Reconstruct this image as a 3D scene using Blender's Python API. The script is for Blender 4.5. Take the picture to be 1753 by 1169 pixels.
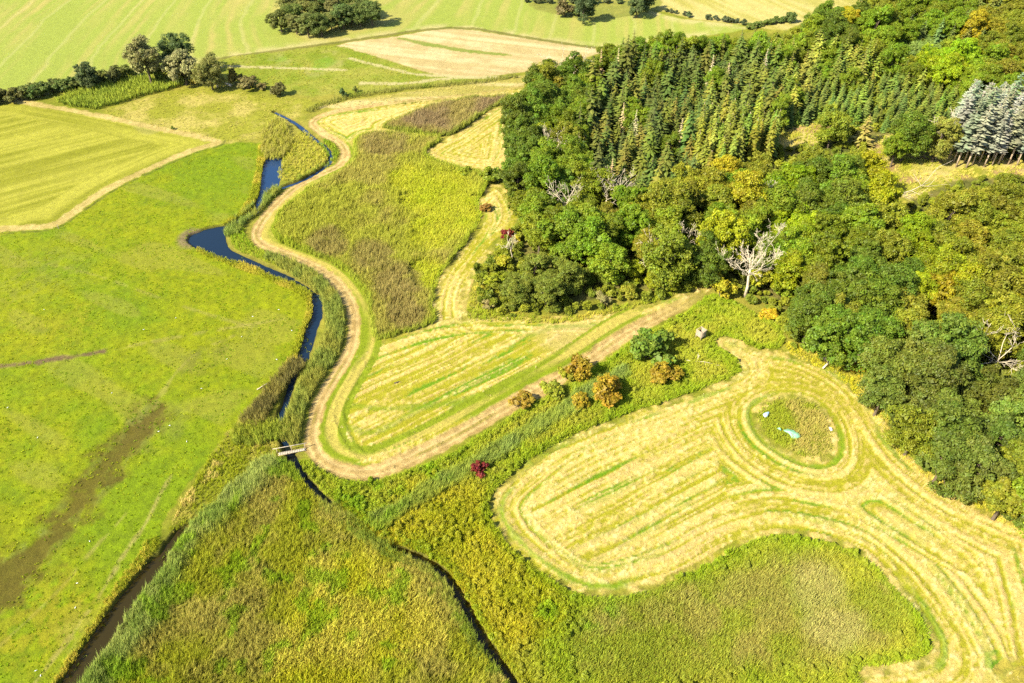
import bpy, math, random
import numpy as np
from mathutils import Vector, Matrix

# ------------------------------------------------------------------ camera, sky, sun, exposure
S = bpy.context.scene
for o in list(bpy.data.objects):
    bpy.data.objects.remove(o)
CAM_H, PITCH, FPX, PW, PH = 110.0, math.radians(40.0), 1349.0, 1753.0, 1169.0
cd = bpy.data.cameras.new('camera')
cd.sensor_width = 36.0
cd.lens = 36.0 * FPX / PW
cd.clip_start = 1.0
cd.clip_end = 20000.0
cam = bpy.data.objects.new('camera', cd)
S.collection.objects.link(cam)
cam.location = (0, 0, CAM_H)
cam.rotation_euler = (math.pi / 2 - PITCH, 0, 0)
S.camera = cam

SUN_EL, SUN_AZ = math.radians(41.0), math.radians(-122.0)      # azimuth from +Y, clockwise
sdir = Vector((math.sin(SUN_AZ) * math.cos(SUN_EL), math.cos(SUN_AZ) * math.cos(SUN_EL), math.sin(SUN_EL)))
w = bpy.data.worlds.new('World')
S.world = w
w.use_nodes = True
nt = w.node_tree
sky = nt.nodes.new('ShaderNodeTexSky')
sky.sky_type = 'NISHITA'
sky.sun_disc = False
sky.sun_elevation = SUN_EL
sky.sun_rotation = SUN_AZ
sky.air_density = 1.0
sky.dust_density = 1.0
bg = nt.nodes['Background']
bg.inputs['Strength'].default_value = 0.092
nt.links.new(sky.outputs[0], bg.inputs[0])
sl = bpy.data.lights.new('sun', 'SUN')
sl.energy = 4.7
sl.angle = math.radians(0.5)
sl.color = (1.0, 0.92, 0.71)
sun = bpy.data.objects.new('sun', sl)
S.collection.objects.link(sun)
sun.location = (-100, -60, 150)
sun.rotation_euler = sdir.to_track_quat('Z', 'Y').to_euler()

S.render.engine = 'CYCLES'
S.view_settings.view_transform = 'Standard'
S.view_settings.look = 'None'
S.view_settings.exposure = 1.62
S.view_settings.gamma = 1.0
S.view_settings.use_curve_mapping = False
cy = S.cycles
cy.max_bounces = 5
cy.diffuse_bounces = 2
cy.glossy_bounces = 2
cy.transmission_bounces = 2
cy.transparent_max_bounces = 4
cy.volume_bounces = 0
cy.use_denoising = False
cy.use_adaptive_sampling = True
cy.adaptive_threshold = 0.02
cy.caustics_reflective = False
cy.caustics_refractive = False
try:
    cy.use_fast_gi = False
    S.render.use_persistent_data = False
except Exception:
    pass

COL = S.collection
RNG = np.random.default_rng(11)
random.seed(5)

# ------------------------------------------------------------------ noise, terrain, survey points
def _hash(ix, iy, iz):
    h = (ix.astype(np.uint32) * np.uint32(374761393) + iy.astype(np.uint32) * np.uint32(668265263)
         + iz.astype(np.uint32) * np.uint32(2147483647 - 61))
    h = (h ^ (h >> np.uint32(13))) * np.uint32(1274126177)
    h = h ^ (h >> np.uint32(16))
    return (h & np.uint32(0xffff)).astype(np.float32) / 65535.0

def noise(x, y, z=None, seed=0):
    x = np.asarray(x, np.float32) + 1000.0
    y = np.asarray(y, np.float32) + 1000.0
    fx, fy = np.floor(x), np.floor(y)
    ix, iy = fx.astype(np.int64), fy.astype(np.int64)
    tx, ty = x - fx, y - fy
    tx = tx * tx * (3 - 2 * tx)
    ty = ty * ty * (3 - 2 * ty)
    def plane(iz):
        a, b = _hash(ix, iy, iz), _hash(ix + 1, iy, iz)
        c, d = _hash(ix, iy + 1, iz), _hash(ix + 1, iy + 1, iz)
        return (a + (b - a) * tx) * (1 - ty) + (c + (d - c) * tx) * ty
    if z is None:
        return plane(np.full_like(ix, 7919 * (seed + 1)))
    z = np.asarray(z, np.float32) + 1000.0
    fz = np.floor(z)
    iz = fz.astype(np.int64) + 7919 * (seed + 1)
    tz = z - fz
    tz = tz * tz * (3 - 2 * tz)
    return plane(iz) * (1 - tz) + plane(iz + 1) * tz

def fbm(x, y, s, octaves=3, seed=0):
    v, a, t = 0.0, 1.0, 0.0
    for k in range(octaves):
        v = v + a * noise(np.asarray(x) / s, np.asarray(y) / s, None, seed + 31 * k)
        t += a
        a *= 0.55
        s *= 0.47
    return v / t

def sm(a, b, x):
    t = np.clip((np.asarray(x, dtype=np.float64) - a) / (b - a), 0, 1)
    return t * t * (3 - 2 * t)

def hill(x, y):
    x = np.asarray(x, dtype=np.float64)
    y = np.asarray(y, dtype=np.float64)
    h = 8.0 * sm(20, 150, x) * sm(130, 260, y) + 3.0 * sm(250, 480, y)
    h = h + 0.35 * (np.sin(x / 23.0) * np.cos(y / 31.0 + 1.0)) * sm(40, 80, y)
    return h

CP, SP = math.cos(PITCH), math.sin(PITCH)

def ray(px, py):
    u = (np.asarray(px, dtype=np.float64) - PW / 2) / FPX
    v = (np.asarray(py, dtype=np.float64) - PH / 2) / FPX
    return u, CP - v * SP, -SP - v * CP

def ground(px, py, up=0.0):
    """survey point: where the line of sight through a photo point meets the terrain raised by UP metres"""
    u, dy, dz = ray(px, py)
    z = np.zeros_like(u) + up
    for _ in range(12):
        t = (z - CAM_H) / dz
        x, y = u * t, dy * t
        z = hill(x, y) + up
    return x, y

def G(px, py, up=0.0):
    x, y = ground(px, py, up)
    return float(x), float(y)

def to_px(x, y, z):
    dz = np.asarray(z) - CAM_H
    depth = np.asarray(y) * CP - dz * SP
    vert = np.asarray(y) * SP + dz * CP
    return PW / 2 + FPX * np.asarray(x) / depth, PH / 2 - FPX * vert / depth

def smooth_line(P, n=4, closed=False):
    P = np.asarray(P, dtype=np.float64)
    if closed:
        Q = np.vstack([P[-1:], P, P[:2]])
    else:
        Q = np.vstack([2 * P[0] - P[1], P, 2 * P[-1] - P[-2]])
    out = []
    m = len(P) if closed else len(P) - 1
    for i in range(m):
        p0, p1, p2, p3 = Q[i], Q[i + 1], Q[i + 2], Q[i + 3]
        for k in range(n):
            t = k / n
            out.append(0.5 * ((2 * p1) + (-p0 + p2) * t + (2 * p0 - 5 * p1 + 4 * p2 - p3) * t * t + (-p0 + 3 * p1 - 3 * p2 + p3) * t ** 3))
    if not closed:
        out.append(P[-1])
    return np.array(out)

def survey(pts, n=4, closed=True, smooth=True):
    a = np.array(pts, dtype=np.float64)
    x, y = ground(a[:, 0], a[:, 1])
    P = np.stack([x, y], 1)
    return smooth_line(P, n, closed) if smooth else P

def line_dist(X, Y, P, closed, reach):
    """distance to a polyline (clamped at REACH) and, for closed lines, inside mask; also arc position"""
    D = np.full(X.shape, reach, np.float64)
    A = np.zeros(X.shape)
    ins = np.zeros(X.shape, bool) if closed else None
    x0, x1 = P[:, 0].min() - reach, P[:, 0].max() + reach
    y0, y1 = P[:, 1].min() - reach, P[:, 1].max() + reach
    idx = np.nonzero((X > x0) & (X < x1) & (Y > y0) & (Y < y1))[0]
    if len(idx) == 0:
        return D, ins, A
    px, py = X[idx], Y[idx]
    d = np.full(px.shape, reach * reach)
    arc = np.zeros(px.shape)
    inside = np.zeros(px.shape, bool)
    m = len(P) if closed else len(P) - 1
    s = 0.0
    for i in range(m):
        ax, ay = P[i]
        bx, by = P[(i + 1) % len(P)]
        ex, ey = bx - ax, by - ay
        L2 = ex * ex + ey * ey + 1e-12
        L = math.sqrt(L2)
        if closed and ay != by:
            c = ((ay > py) != (by > py)) & (px < ex * (py - ay) / (by - ay) + ax)
            inside ^= c
        near = np.nonzero((px > min(ax, bx) - reach) & (px < max(ax, bx) + reach) & (py > min(ay, by) - reach) & (py < max(ay, by) + reach))[0]
        if len(near):
            qx, qy = px[near] - ax, py[near] - ay
            t = np.clip((qx * ex + qy * ey) / L2, 0, 1)
            dd = (qx - t * ex) ** 2 + (qy - t * ey) ** 2
            b = dd < d[near]
            d[near[b]] = dd[b]
            arc[near[b]] = s + t[b] * L
        s += L
    D[idx] = np.sqrt(d)
    A[idx] = arc
    if closed:
        ins[idx] = inside
    return D, ins, A

def sdf(X, Y, P, reach=14.0):
    D, ins, _ = line_dist(X, Y, P, True, reach)
    return np.where(ins, D, -D)

def in_poly(px, py, poly):
    px = np.asarray(px, dtype=np.float64)
    py = np.asarray(py, dtype=np.float64)
    r = np.zeros(px.shape, bool)
    n = len(poly)
    for i in range(n):
        ax, ay = poly[i]
        bx, by = poly[(i + 1) % n]
        if ay != by:
            r ^= ((ay > py) != (by > py)) & (px < (bx - ax) * (py - ay) / (by - ay) + ax)
    return r

# ------------------------------------------------------------------ survey of the place (photo points read off on the ground)
TRACK = [(905, 146), (800, 163), (700, 172), (620, 183), (572, 191), (543, 202), (536, 214), (557, 231), (581, 244), (592, 262), (580, 283), (545, 300), (506, 320),
         (475, 347), (450, 376), (438, 400), (448, 417), (480, 431), (520, 447), (556, 466), (582, 490), (601, 522), (606, 560), (598, 602), (575, 642), (551, 682), (537, 722), (534, 757),
         (549, 785), (580, 802), (620, 809), (662, 801), (722, 775), (782, 745), (852, 705), (932, 660), (1000, 620), (1050, 586), (1092, 560), (1150, 530), (1196, 503), (1216, 488)]
LTRACK = [(-60, 398), (0, 392), (55, 389), (93, 384), (130, 360), (180, 326), (240, 296), (300, 269), (340, 254), (372, 243), (335, 233), (250, 215), (150, 194), (60, 178), (-40, 160)]
F1 = [(-80, 170), (0, 178), (50, 180), (150, 197), (250, 218), (340, 236), (362, 242), (330, 254), (290, 268), (230, 296), (170, 328), (125, 358), (93, 380), (50, 386), (-80, 400)]
PASTURE = [(-90, 400), (0, 396), (97, 388), (135, 362), (185, 328), (245, 298), (305, 270), (380, 246), (448, 246), (450, 270), (440, 330), (425, 360), (385, 383), (340, 394), (325, 408), (340, 424),
           (400, 447), (470, 473), (510, 490), (532, 505), (530, 545), (510, 600), (480, 640), (430, 690), (395, 735), (350, 790), (300, 860), (270, 920), (230, 985), (190, 1030), (150, 1095), (110, 1169), (60, 1240), (-160, 1240), (-160, 800)]
FAR = [(-300, 20), (-300, -60), (300, -70), (900, -60), (1130, -40), (1120, 20), (1275, 44), (1230, 58), (1120, 70), (1025, 82), (900, 63), (772, 47), (680, 58), (590, 70), (480, 85), (370, 101), (300, 122), (215, 124), (110, 145), (0, 166), (-120, 176), (-300, 190)]
FARR = [(1120, 16), (1125, -45), (1500, -55), (1490, 0), (1400, 25), (1345, 52), (1275, 42)]
FARC = [(905, 8), (960, -10), (1120, -8), (1122, 18), (1060, 30), (1010, 36), (985, 30), (940, 22)]
TAN = [(577, 78), (680, 62), (775, 49), (900, 66), (1025, 84), (1010, 96), (925, 118), (840, 130), (785, 133), (735, 125), (655, 100)]
TANSTRIP = [(678, 66), (700, 66), (790, 83), (868, 92), (860, 95), (775, 87)]
GREENM = [(372, 103), (480, 88), (575, 79), (655, 101), (735, 126), (800, 135), (740, 148), (640, 158), (560, 163), (500, 162), (400, 138)]
ROUGH = [(170, 190), (325, 150), (420, 158), (500, 168), (560, 175), (500, 205), (460, 225), (440, 240), (380, 243), (260, 215)]
STRAWSTRIP = [(540, 184), (640, 166), (760, 148), (900, 128), (915, 140), (800, 162), (690, 172), (600, 183)]
MAIZE = [(90, 175), (164, 190), (245, 167), (322, 147), (290, 139), (240, 133), (160, 150)]
U1 = [(540, 205), (572, 194), (640, 184), (760, 170), (900, 150), (905, 160), (790, 172), (718, 190), (690, 200), (655, 219), (735, 236), (760, 236), (730, 240), (640, 228), (608, 238), (606, 262), (597, 272), (597, 258), (580, 240), (555, 226), (540, 214)]
R1 = [(654, 219), (690, 201), (722, 189), (790, 172), (874, 167), (855, 178), (815, 205), (770, 233), (720, 230)]
U2 = [(730, 262), (750, 246), (775, 235), (820, 206), (862, 178), (890, 170), (885, 220), (870, 285), (820, 290), (780, 284), (742, 274)]
R2 = [(606, 268), (608, 240), (640, 228), (700, 231), (748, 238), (750, 246), (728, 260), (738, 274), (780, 287), (822, 300), (834, 318), (819, 345), (822, 375), (790, 425), (753, 474), (740, 520), (743, 552), (700, 569), (645, 582), (633, 545),
      (622, 505), (590, 465), (530, 435), (480, 416), (466, 395), (482, 360), (530, 322), (588, 290)]
STRIP = [(842, 320), (862, 326), (882, 365), (868, 398), (842, 424), (812, 464), (796, 502), (793, 530), (796, 552), (745, 560), (741, 525), (754, 478), (791, 428), (823, 380), (820, 348)]
FA = [(560, 742), (553, 700), (572, 655), (598, 612), (630, 592), (720, 563), (790, 549), (900, 546), (1000, 546), (1080, 530), (1150, 508), (1212, 484), (1216, 490), (1100, 553), (1000, 617), (852, 700), (722, 771), (650, 800), (595, 797)]
FB = [(843, 862), (868, 825), (945, 768), (1050, 722), (1180, 677), (1275, 635), (1228, 590), (1243, 578), (1300, 600), (1360, 610), (1430, 640), (1485, 690), (1535, 765), (1600, 822), (1700, 880), (1790, 925), (1850, 1100), (1850, 1240),
      (1440, 1240), (1470, 1158), (1560, 1138), (1597, 1112), (1578, 1060), (1532, 1000), (1480, 952), (1420, 926), (1340, 913), (1272, 930), (1180, 980), (1100, 1010), (1020, 1021), (950, 995), (885, 945), (850, 900)]
ISLE = [(1296, 705), (1330, 684), (1372, 684), (1405, 705), (1424, 740), (1420, 778), (1390, 788), (1345, 772), (1306, 742)]
OVAL2 = [(1440, 858), (1462, 840), (1500, 838), (1560, 868), (1640, 925), (1700, 990), (1670, 1000), (1580, 960), (1480, 905)]
GREENPATCH = [(1690, 1122), (1726, 1130), (1720, 1145), (1702, 1152)]
YELLOWPATCH = [(1712, 1150), (1760, 1128), (1800, 1130), (1800, 1220), (1690, 1220)]
MUD = [(-60, 985), (0, 968), (40, 945), (85, 905), (110, 870), (140, 830), (165, 800), (200, 755), (235, 712), (262, 700), (265, 718), (240, 752), (205, 790), (165, 850), (120, 895), (85, 945), (40, 990), (0, 1035), (-60, 1070)]
RIVER = [  # (points, half width m, brown)
    ([(470, 190), (503, 207), (522, 222), (537, 235), (553, 246), (566, 262), (562, 278), (540, 295), (505, 312), (474, 322)], 0.42, 0),
    ([(468, 268), (466, 290), (460, 315), (448, 335), (438, 358), (410, 376)], 0.9, 0),
    ([(410, 376), (372, 398), (365, 412), (385, 428), (430, 448), (480, 470), (496, 476)], 0.95, 0),
    ([(496, 476), (520, 488), (541, 506)], 0.4, 0),
    ([(541, 506), (543, 535), (533, 560), (525, 590), (517, 612)], 0.95, 0),
    ([(517, 612), (503, 640), (487, 690), (478, 725), (488, 760)], 0.35, 0),
    ([(488, 760), (503, 785), (520, 815), (546, 845), (566, 862)], 0.46, 2),
    ([(566, 862), (590, 883), (612, 905), (650, 930), (676, 940)], 0.16, 2),
    ([(676, 940), (690, 943), (730, 960), (764, 986), (790, 1026), (811, 1062), (832, 1100), (858, 1138), (885, 1180), (920, 1240)], 0.7, 1),
    ([(312, 905), (300, 918), (283, 944), (266, 966)], 0.7, 1),
    ([(268, 964), (252, 985), (222, 1020), (198, 1055), (175, 1090), (150, 1128), (125, 1165), (95, 1215), (70, 1260)], 1.6, 1),
]
POND1 = [(455, 272), (482, 270), (475, 316), (452, 332), (444, 345), (446, 320)]
POND2 = [(322, 408), (345, 393), (388, 385), (384, 402), (392, 424), (420, 441), (400, 446), (345, 426)]
FLOOR = [(905, 150), (930, 150), (1010, 120), (1060, 95), (1130, 84), (1280, 76), (1400, 40), (1480, 5), (1560, -40), (2100, -60), (2100, 1000), (1780, 915), (1700, 872), (1600, 812), (1545, 760), (1530, 700), (1485, 655), (1400, 605), (1335, 590), (1325, 545), (1250, 510), (1225, 480), (1180, 500), (1040, 533), (930, 545), (850, 540), (815, 500), (820, 460), (868, 410), (880, 370), (862, 318), (868, 285), (885, 220), (893, 170)]
CLEAR = [[(1322, 232), (1345, 208), (1400, 200), (1420, 225), (1385, 250), (1330, 250)],
         [(1500, 232), (1545, 238), (1540, 262), (1640, 262), (1760, 278), (1760, 305), (1660, 305), (1600, 325), (1545, 352), (1505, 350), (1508, 300), (1490, 262)],
         [(1636, 215), (1680, 180), (1690, 190), (1668, 215), (1650, 250), (1632, 240)]]

# ------------------------------------------------------------------ ground grid
NX, NY = 860, 640
s_ = np.linspace(0, 1, NY)
YR = 40.0 + (415.0 - 40.0) * (0.42 * s_ + 0.58 * s_ ** 2)
HW = 0.498 * YR + 46.0 + 16.0 + 0.06 * YR
uu = np.linspace(-1, 1, NX)
X = (HW[:, None] * uu[None, :]).ravel()
Y = np.repeat(YR, NX)
N = X.size
Z = hill(X, Y)
C = np.zeros((N, 3))
CLS = np.zeros(N, np.int32)
EDGE = (fbm(X, Y, 1.6, 2, 3) - 0.5)
EDGE2 = (fbm(X, Y, 6.0, 2, 5) - 0.5)
N_S = fbm(X, Y, 0.9, 2, 11)
N_F = fbm(X, Y, 0.62, 2, 12)
N_M = fbm(X, Y, 5.0, 3, 17)
N_L = fbm(X, Y, 28.0, 3, 23)
NAMES = ['rough_grass', 'pasture', 'stubble_field', 'far_field', 'bare_field', 'green_meadow', 'mown_meadow', 'dirt_track', 'forest_floor', 'mud', 'straw_verge', 'stream_bed', 'mown_field']
SD = {}

def lerp3(a, b, t):
    return np.asarray(a)[None, :] * (1 - t[:, None]) + np.asarray(b)[None, :] * t[:, None]

def paint(mask, col, cls=None):
    global C
    m = np.clip(mask, 0, 1)[:, None]
    C = C * (1 - m) + col * m
    if cls is not None:
        CLS[mask > 0.5] = NAMES.index(cls)

def streak(x, y, ph, along, seed=0):
    return noise(x / along, y / along, ph, seed)

# rough grass everywhere first
base = lerp3((0.15, 0.165, 0.010), (0.24, 0.215, 0.03), sm(0.3, 0.7, N_M * 0.5 + N_L * 0.5))
base = base * (0.7 + 0.6 * N_S)[:, None]
C[:] = base

# left pasture
SD['pasture'] = sdf(X, Y, survey(PASTURE, 4))
p = lerp3((0.132, 0.188, 0.001), (0.186, 0.208, 0.002), sm(0.35, 0.65, N_L * 0.7 + N_M * 0.3))
p = p * (1 - 0.35 * sm(0.56, 0.72, fbm(X, Y, 2.2, 3, 41)))[:, None] + 0.35 * sm(0.56, 0.72, fbm(X, Y, 2.2, 3, 41))[:, None] * np.array((0.092, 0.15, 0.003))
p = p * (0.72 + 0.56 * N_S)[:, None]
paint(sm(-0.3, 0.3, SD['pasture'] + EDGE * 1.5), p, 'pasture')
TUSS = np.clip(SD['pasture'], 0, 1) * (fbm(X, Y, 1.1, 2, 55) - 0.4) * 0.16
# dry trampled bands across the pasture
band = sm(0.62, 0.72, streak(X, Y, (X * 0.5 + Y * 0.9) / 7.0, 18.0, 3)) * 0.35 * sm(0, 4, SD['pasture'])
paint(band, lerp3((0.20, 0.19, 0.03), (0.23, 0.21, 0.04), N_S))

for ln, wd, k in (([(60, 1169), (120, 1090), (170, 1020), (215, 945), (250, 895), (272, 850), (300, 800)], 0.22, 0.6), ([(0, 1105), (60, 1050), (110, 1000), (160, 940), (215, 880)], 0.2, 0.4), ([(0, 628), (120, 610), (260, 585), (400, 560), (520, 540)], 0.35, 0.35), ([(262, 700), (300, 640), (345, 600), (400, 575)], 0.3, 0.35), ([(20, 440), (160, 470), (300, 520), (430, 560)], 0.3, 0.3)):
    dl, _, _ = line_dist(X, Y, survey(ln, 5, False), False, 4.0)
    dl = dl + 0.8 * (fbm(X, Y, 5, 2, 13) - 0.5)
    paint(sm(wd + 0.5, wd - 0.2, dl) * k * sm(0.3, 0.5, fbm(X, Y, 3, 2, 15)), lerp3((0.25, 0.21, 0.05), (0.32, 0.25, 0.10), N_S))
for (qx, qy, rr, cc, k) in ((335, 618, 8, (0.12, 0.125, 0.015), 0.5), (60, 1060, 14, (0.24, 0.19, 0.012), 0.5), (240, 740, 8, (0.13, 0.14, 0.03), 0.5), (120, 560, 14, (0.23, 0.20, 0.012), 0.35), (420, 330, 14, (0.14, 0.19, 0.004), 0.6), (60, 470, 15, (0.17, 0.175, 0.03), 0.35), (180, 1090, 9, (0.22, 0.21, 0.05), 0.4)):
    wx, wy = G(qx, qy)
    dd = np.hypot(X - wx, Y - wy) + 14 * (fbm(X, Y, 9, 3, 19) - 0.5)
    paint(sm(rr, rr * 0.3, dd) * k * sm(0.3, 0.6, fbm(X, Y, 1.4, 2, 29)) * sm(0, 2, SD['pasture']), lerp3(np.array(cc) * 0.8, np.array(cc) * 1.2, N_S))
def mud_noise(s):
    return fbm(X, Y, s, 3, 61)
md = sdf(X, Y, survey(MUD, 3))
mm = sm(-2.4, 2.8, md + (mud_noise(3.0) - 0.5) * 8.0 + 1.7 + 4.0 * (fbm(X, Y, 0.9, 2, 64) - 0.5))
paint(mm * 0.85, lerp3((0.060, 0.042, 0.006), (0.105, 0.078, 0.012), mud_noise(1.2)), 'mud')
ring = sm(-2.5, 0.0, md) * (1 - mm) * sm(0.35, 0.6, fbm(X, Y, 1.6, 2, 63))
paint(ring * 0.6, lerp3((0.10, 0.105, 0.022), (0.16, 0.15, 0.05), N_S))
TUSS = TUSS * (1 - mm) - 0.10 * mm
d2, _, _ = line_dist(X, Y, survey([(-40, 632), (0, 627), (50, 622), (100, 613), (150, 606), (175, 603)], 3, False), False, 5.0)
paint(sm(1.0, 0.2, d2 + EDGE * 1.4) * 0.9, lerp3((0.10, 0.06, 0.035), (0.15, 0.10, 0.05), N_S))

# left mown field with long swaths
sd = SD['f1'] = sdf(X, Y, survey(F1, 4), 30.0)
ax, ay = G(0, 296)
bx, by = G(240, 237)
L = math.hypot(bx - ax, by - ay)
nx, ny = -(by - ay) / L, (bx - ax) / L
ph = (X - ax) * nx + (Y - ay) * ny
ph = np.where(sd < 9, sd, ph)
st = 0.45 * streak(X, Y, ph / 0.9, 22, 5) + 0.3 * streak(X, Y, ph / 2.4, 40, 15) + 0.25 * streak(X, Y, ph / 6.5, 45, 6)
c = lerp3((0.185, 0.188, 0.010), (0.31, 0.295, 0.035), sm(0.28, 0.70, st * 0.8 + N_L * 0.2))
paint(sm(-0.3, 0.3, sd + EDGE), c * (0.84 + 0.32 * N_S)[:, None], 'stubble_field')

# far drilled field: wheel lines sweeping round
sd = SD['far'] = sdf(X, Y, survey(FAR, 3), 20.0)
cx, cyy = G(640, -30)
ph = np.sqrt((X - cx) ** 2 + (0.42 * (Y - cyy)) ** 2 + 30 ** 2) + 5.0 * (N_L - 0.5)
st = 0.55 * streak(X, Y, ph / 1.7, 40, 7) + 0.45 * streak(X, Y, ph / 7.0, 70, 8)
c = lerp3((0.228, 0.268, 0.040), (0.335, 0.283, 0.080), sm(0.38, 0.80, st * 0.7 + 0.3 * N_L))
lines = sm(0.86, 0.97, np.abs(((ph / 15.0) % 1.0) * 2 - 1)) * 0.28
c = c * (1 - lines[:, None]) + lines[:, None] * np.array((0.40, 0.36, 0.15))
paint(sm(-0.6, 0.6, sd + EDGE * 1.5), c * (0.9 + 0.2 * N_S)[:, None], 'far_field')
edge = sm(7.0, 1.0, sd) * sm(-0.5, 0.5, sd) * sm(0.3, 0.6, N_M)
paint(edge * 0.8, lerp3((0.35, 0.31, 0.12), (0.40, 0.34, 0.15), N_S))

# pale stubble beyond the dotted row of bushes
sd = sdf(X, Y, survey(FARR, 2), 10.0)
st = streak(X, Y, (X + 0.4 * Y) / 2.0, 40, 12)
paint(sm(-0.6, 0.6, sd + EDGE), lerp3((0.29, 0.26, 0.055), (0.38, 0.325, 0.11), sm(0.3, 0.7, st * 0.6 + N_L * 0.4)) * (0.85 + 0.3 * N_S)[:, None], 'stubble_field')
sd = sdf(X, Y, survey(FARC, 2), 10.0)
paint(sm(-0.6, 0.6, sd + EDGE), lerp3((0.15, 0.17, 0.025), (0.22, 0.21, 0.04), N_M) * (0.75 + 0.5 * N_S)[:, None], 'green_meadow')
# bare tan field
sd = SD['tan'] = sdf(X, Y, survey(TAN, 3), 20.0)
ph = (X * 0.3 + Y)
st = streak(X, Y, ph / 1.7, 40, 9) * 0.6 + N_M * 0.4
c = lerp3((0.36, 0.275, 0.115), (0.47, 0.375, 0.19), sm(0.3, 0.75, st))
paint(sm(-0.5, 0.5, sd + EDGE), c * (0.85 + 0.3 * N_S)[:, None], 'bare_field')
sd2 = sdf(X, Y, survey(TANSTRIP, 2), 6.0)
paint(sm(-0.4, 0.5, sd2 + EDGE * 2), lerp3((0.14, 0.19, 0.02), (0.22, 0.22, 0.05), N_M))
dl, _, _ = line_dist(X, Y, survey([(370, 101), (480, 86), (590, 71), (772, 47), (900, 64), (1030, 83)], 3, False), False, 5.0)
paint(sm(1.6, 0.7, dl + EDGE * 1.2), lerp3((0.10, 0.11, 0.015), (0.19, 0.165, 0.04), N_M))

sd = SD['greenm'] = sdf(X, Y, survey(GREENM, 3), 12.0)
c = lerp3((0.15, 0.195, 0.010), (0.24, 0.235, 0.035), sm(0.3, 0.7, N_L * 0.5 + N_M * 0.5))
paint(sm(-0.5, 0.6, sd + EDGE * 3), c * (0.78 + 0.44 * N_S)[:, None], 'green_meadow')
for (qx, qy, rr, k) in ((555, 108, 5.0, 1.0), (483, 101, 3.0, 0.8), (270, 204, 4.0, 0.7)):
    wx, wy = G(qx, qy)
    dd = np.hypot(X - wx, (Y - wy) * 0.6) + EDGE2 * 4
    paint(sm(rr + 3.2, rr + 1.2, dd) * 0.25 * sm(0.4, 0.6, fbm(X, Y, 6, 2, 33)), lerp3((0.32, 0.27, 0.12), (0.36, 0.31, 0.14), N_S))
    paint(sm(rr, rr - 3.0, dd) * k * 0.7, lerp3((0.12, 0.22, 0.012), (0.16, 0.25, 0.02), N_S))
for ln, wd in (([(372, 113), (450, 115), (540, 118), (590, 120)], 0.7), ([(600, 100), (660, 115), (720, 128), (800, 131)], 0.7), ([(620, 142), (690, 143), (780, 133), (900, 133)], 1.0)):
    dl, _, _ = line_dist(X, Y, survey(ln, 3, False), False, 5.0)
    paint(sm(wd + 0.6, wd - 0.2, dl + EDGE * 1.3) * 0.85, lerp3((0.36, 0.31, 0.14), (0.42, 0.36, 0.17), N_S))

sd = SD['rough'] = sdf(X, Y, survey(ROUGH, 3), 12.0)
c = lerp3((0.215, 0.215, 0.018), (0.345, 0.29, 0.07), sm(0.42, 0.75, fbm(X, Y, 9, 4, 71) + 0.25 * (N_F - 0.5)))
paint(sm(-1, 1, sd + EDGE2 * 5), c * (0.75 + 0.5 * N_S)[:, None], 'straw_verge')
sd = SD['straw'] = sdf(X, Y, survey(STRAWSTRIP, 3), 8.0)
c = lerp3((0.28, 0.245, 0.05), (0.42, 0.35, 0.14), sm(0.3, 0.7, streak(X, Y, Y / 2.5, 25, 4)))
paint(sm(-0.6, 0.6, sd + EDGE * 2), c * (0.8 + 0.4 * N_S)[:, None], 'straw_verge')

# forest floor
sd = SD['floor'] = sdf(X, Y, survey(FLOOR, 2), 10.0)
c = lerp3((0.07, 0.08, 0.014), (0.16, 0.14, 0.035), sm(0.3, 0.7, N_M))
paint(sm(-1, 1, sd + EDGE * 3 - 4.5), c * (0.7 + 0.6 * N_S)[:, None], 'forest_floor')
for k, cl in enumerate(CLEAR):
    s2 = sdf(X, Y, survey(cl, 3), 10.0)
    c = lerp3((0.22, 0.22, 0.02), (0.38, 0.31, 0.10), sm(0.35, 0.65, fbm(X, Y, 5, 3, 77)))
    c = c * (1 - 0.8 * sm(0.58, 0.68, fbm(X, Y, 6, 2, 79))[:, None]) + 0.8 * sm(0.58, 0.68, fbm(X, Y, 6, 2, 79))[:, None] * np.array((0.26, 0.155, 0.08))
    paint(sm(-0.8, 0.8, s2 + EDGE * 2), c * (0.75 + 0.5 * N_S)[:, None], 'rough_grass')
    SD['clear%d' % k] = s2

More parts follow.
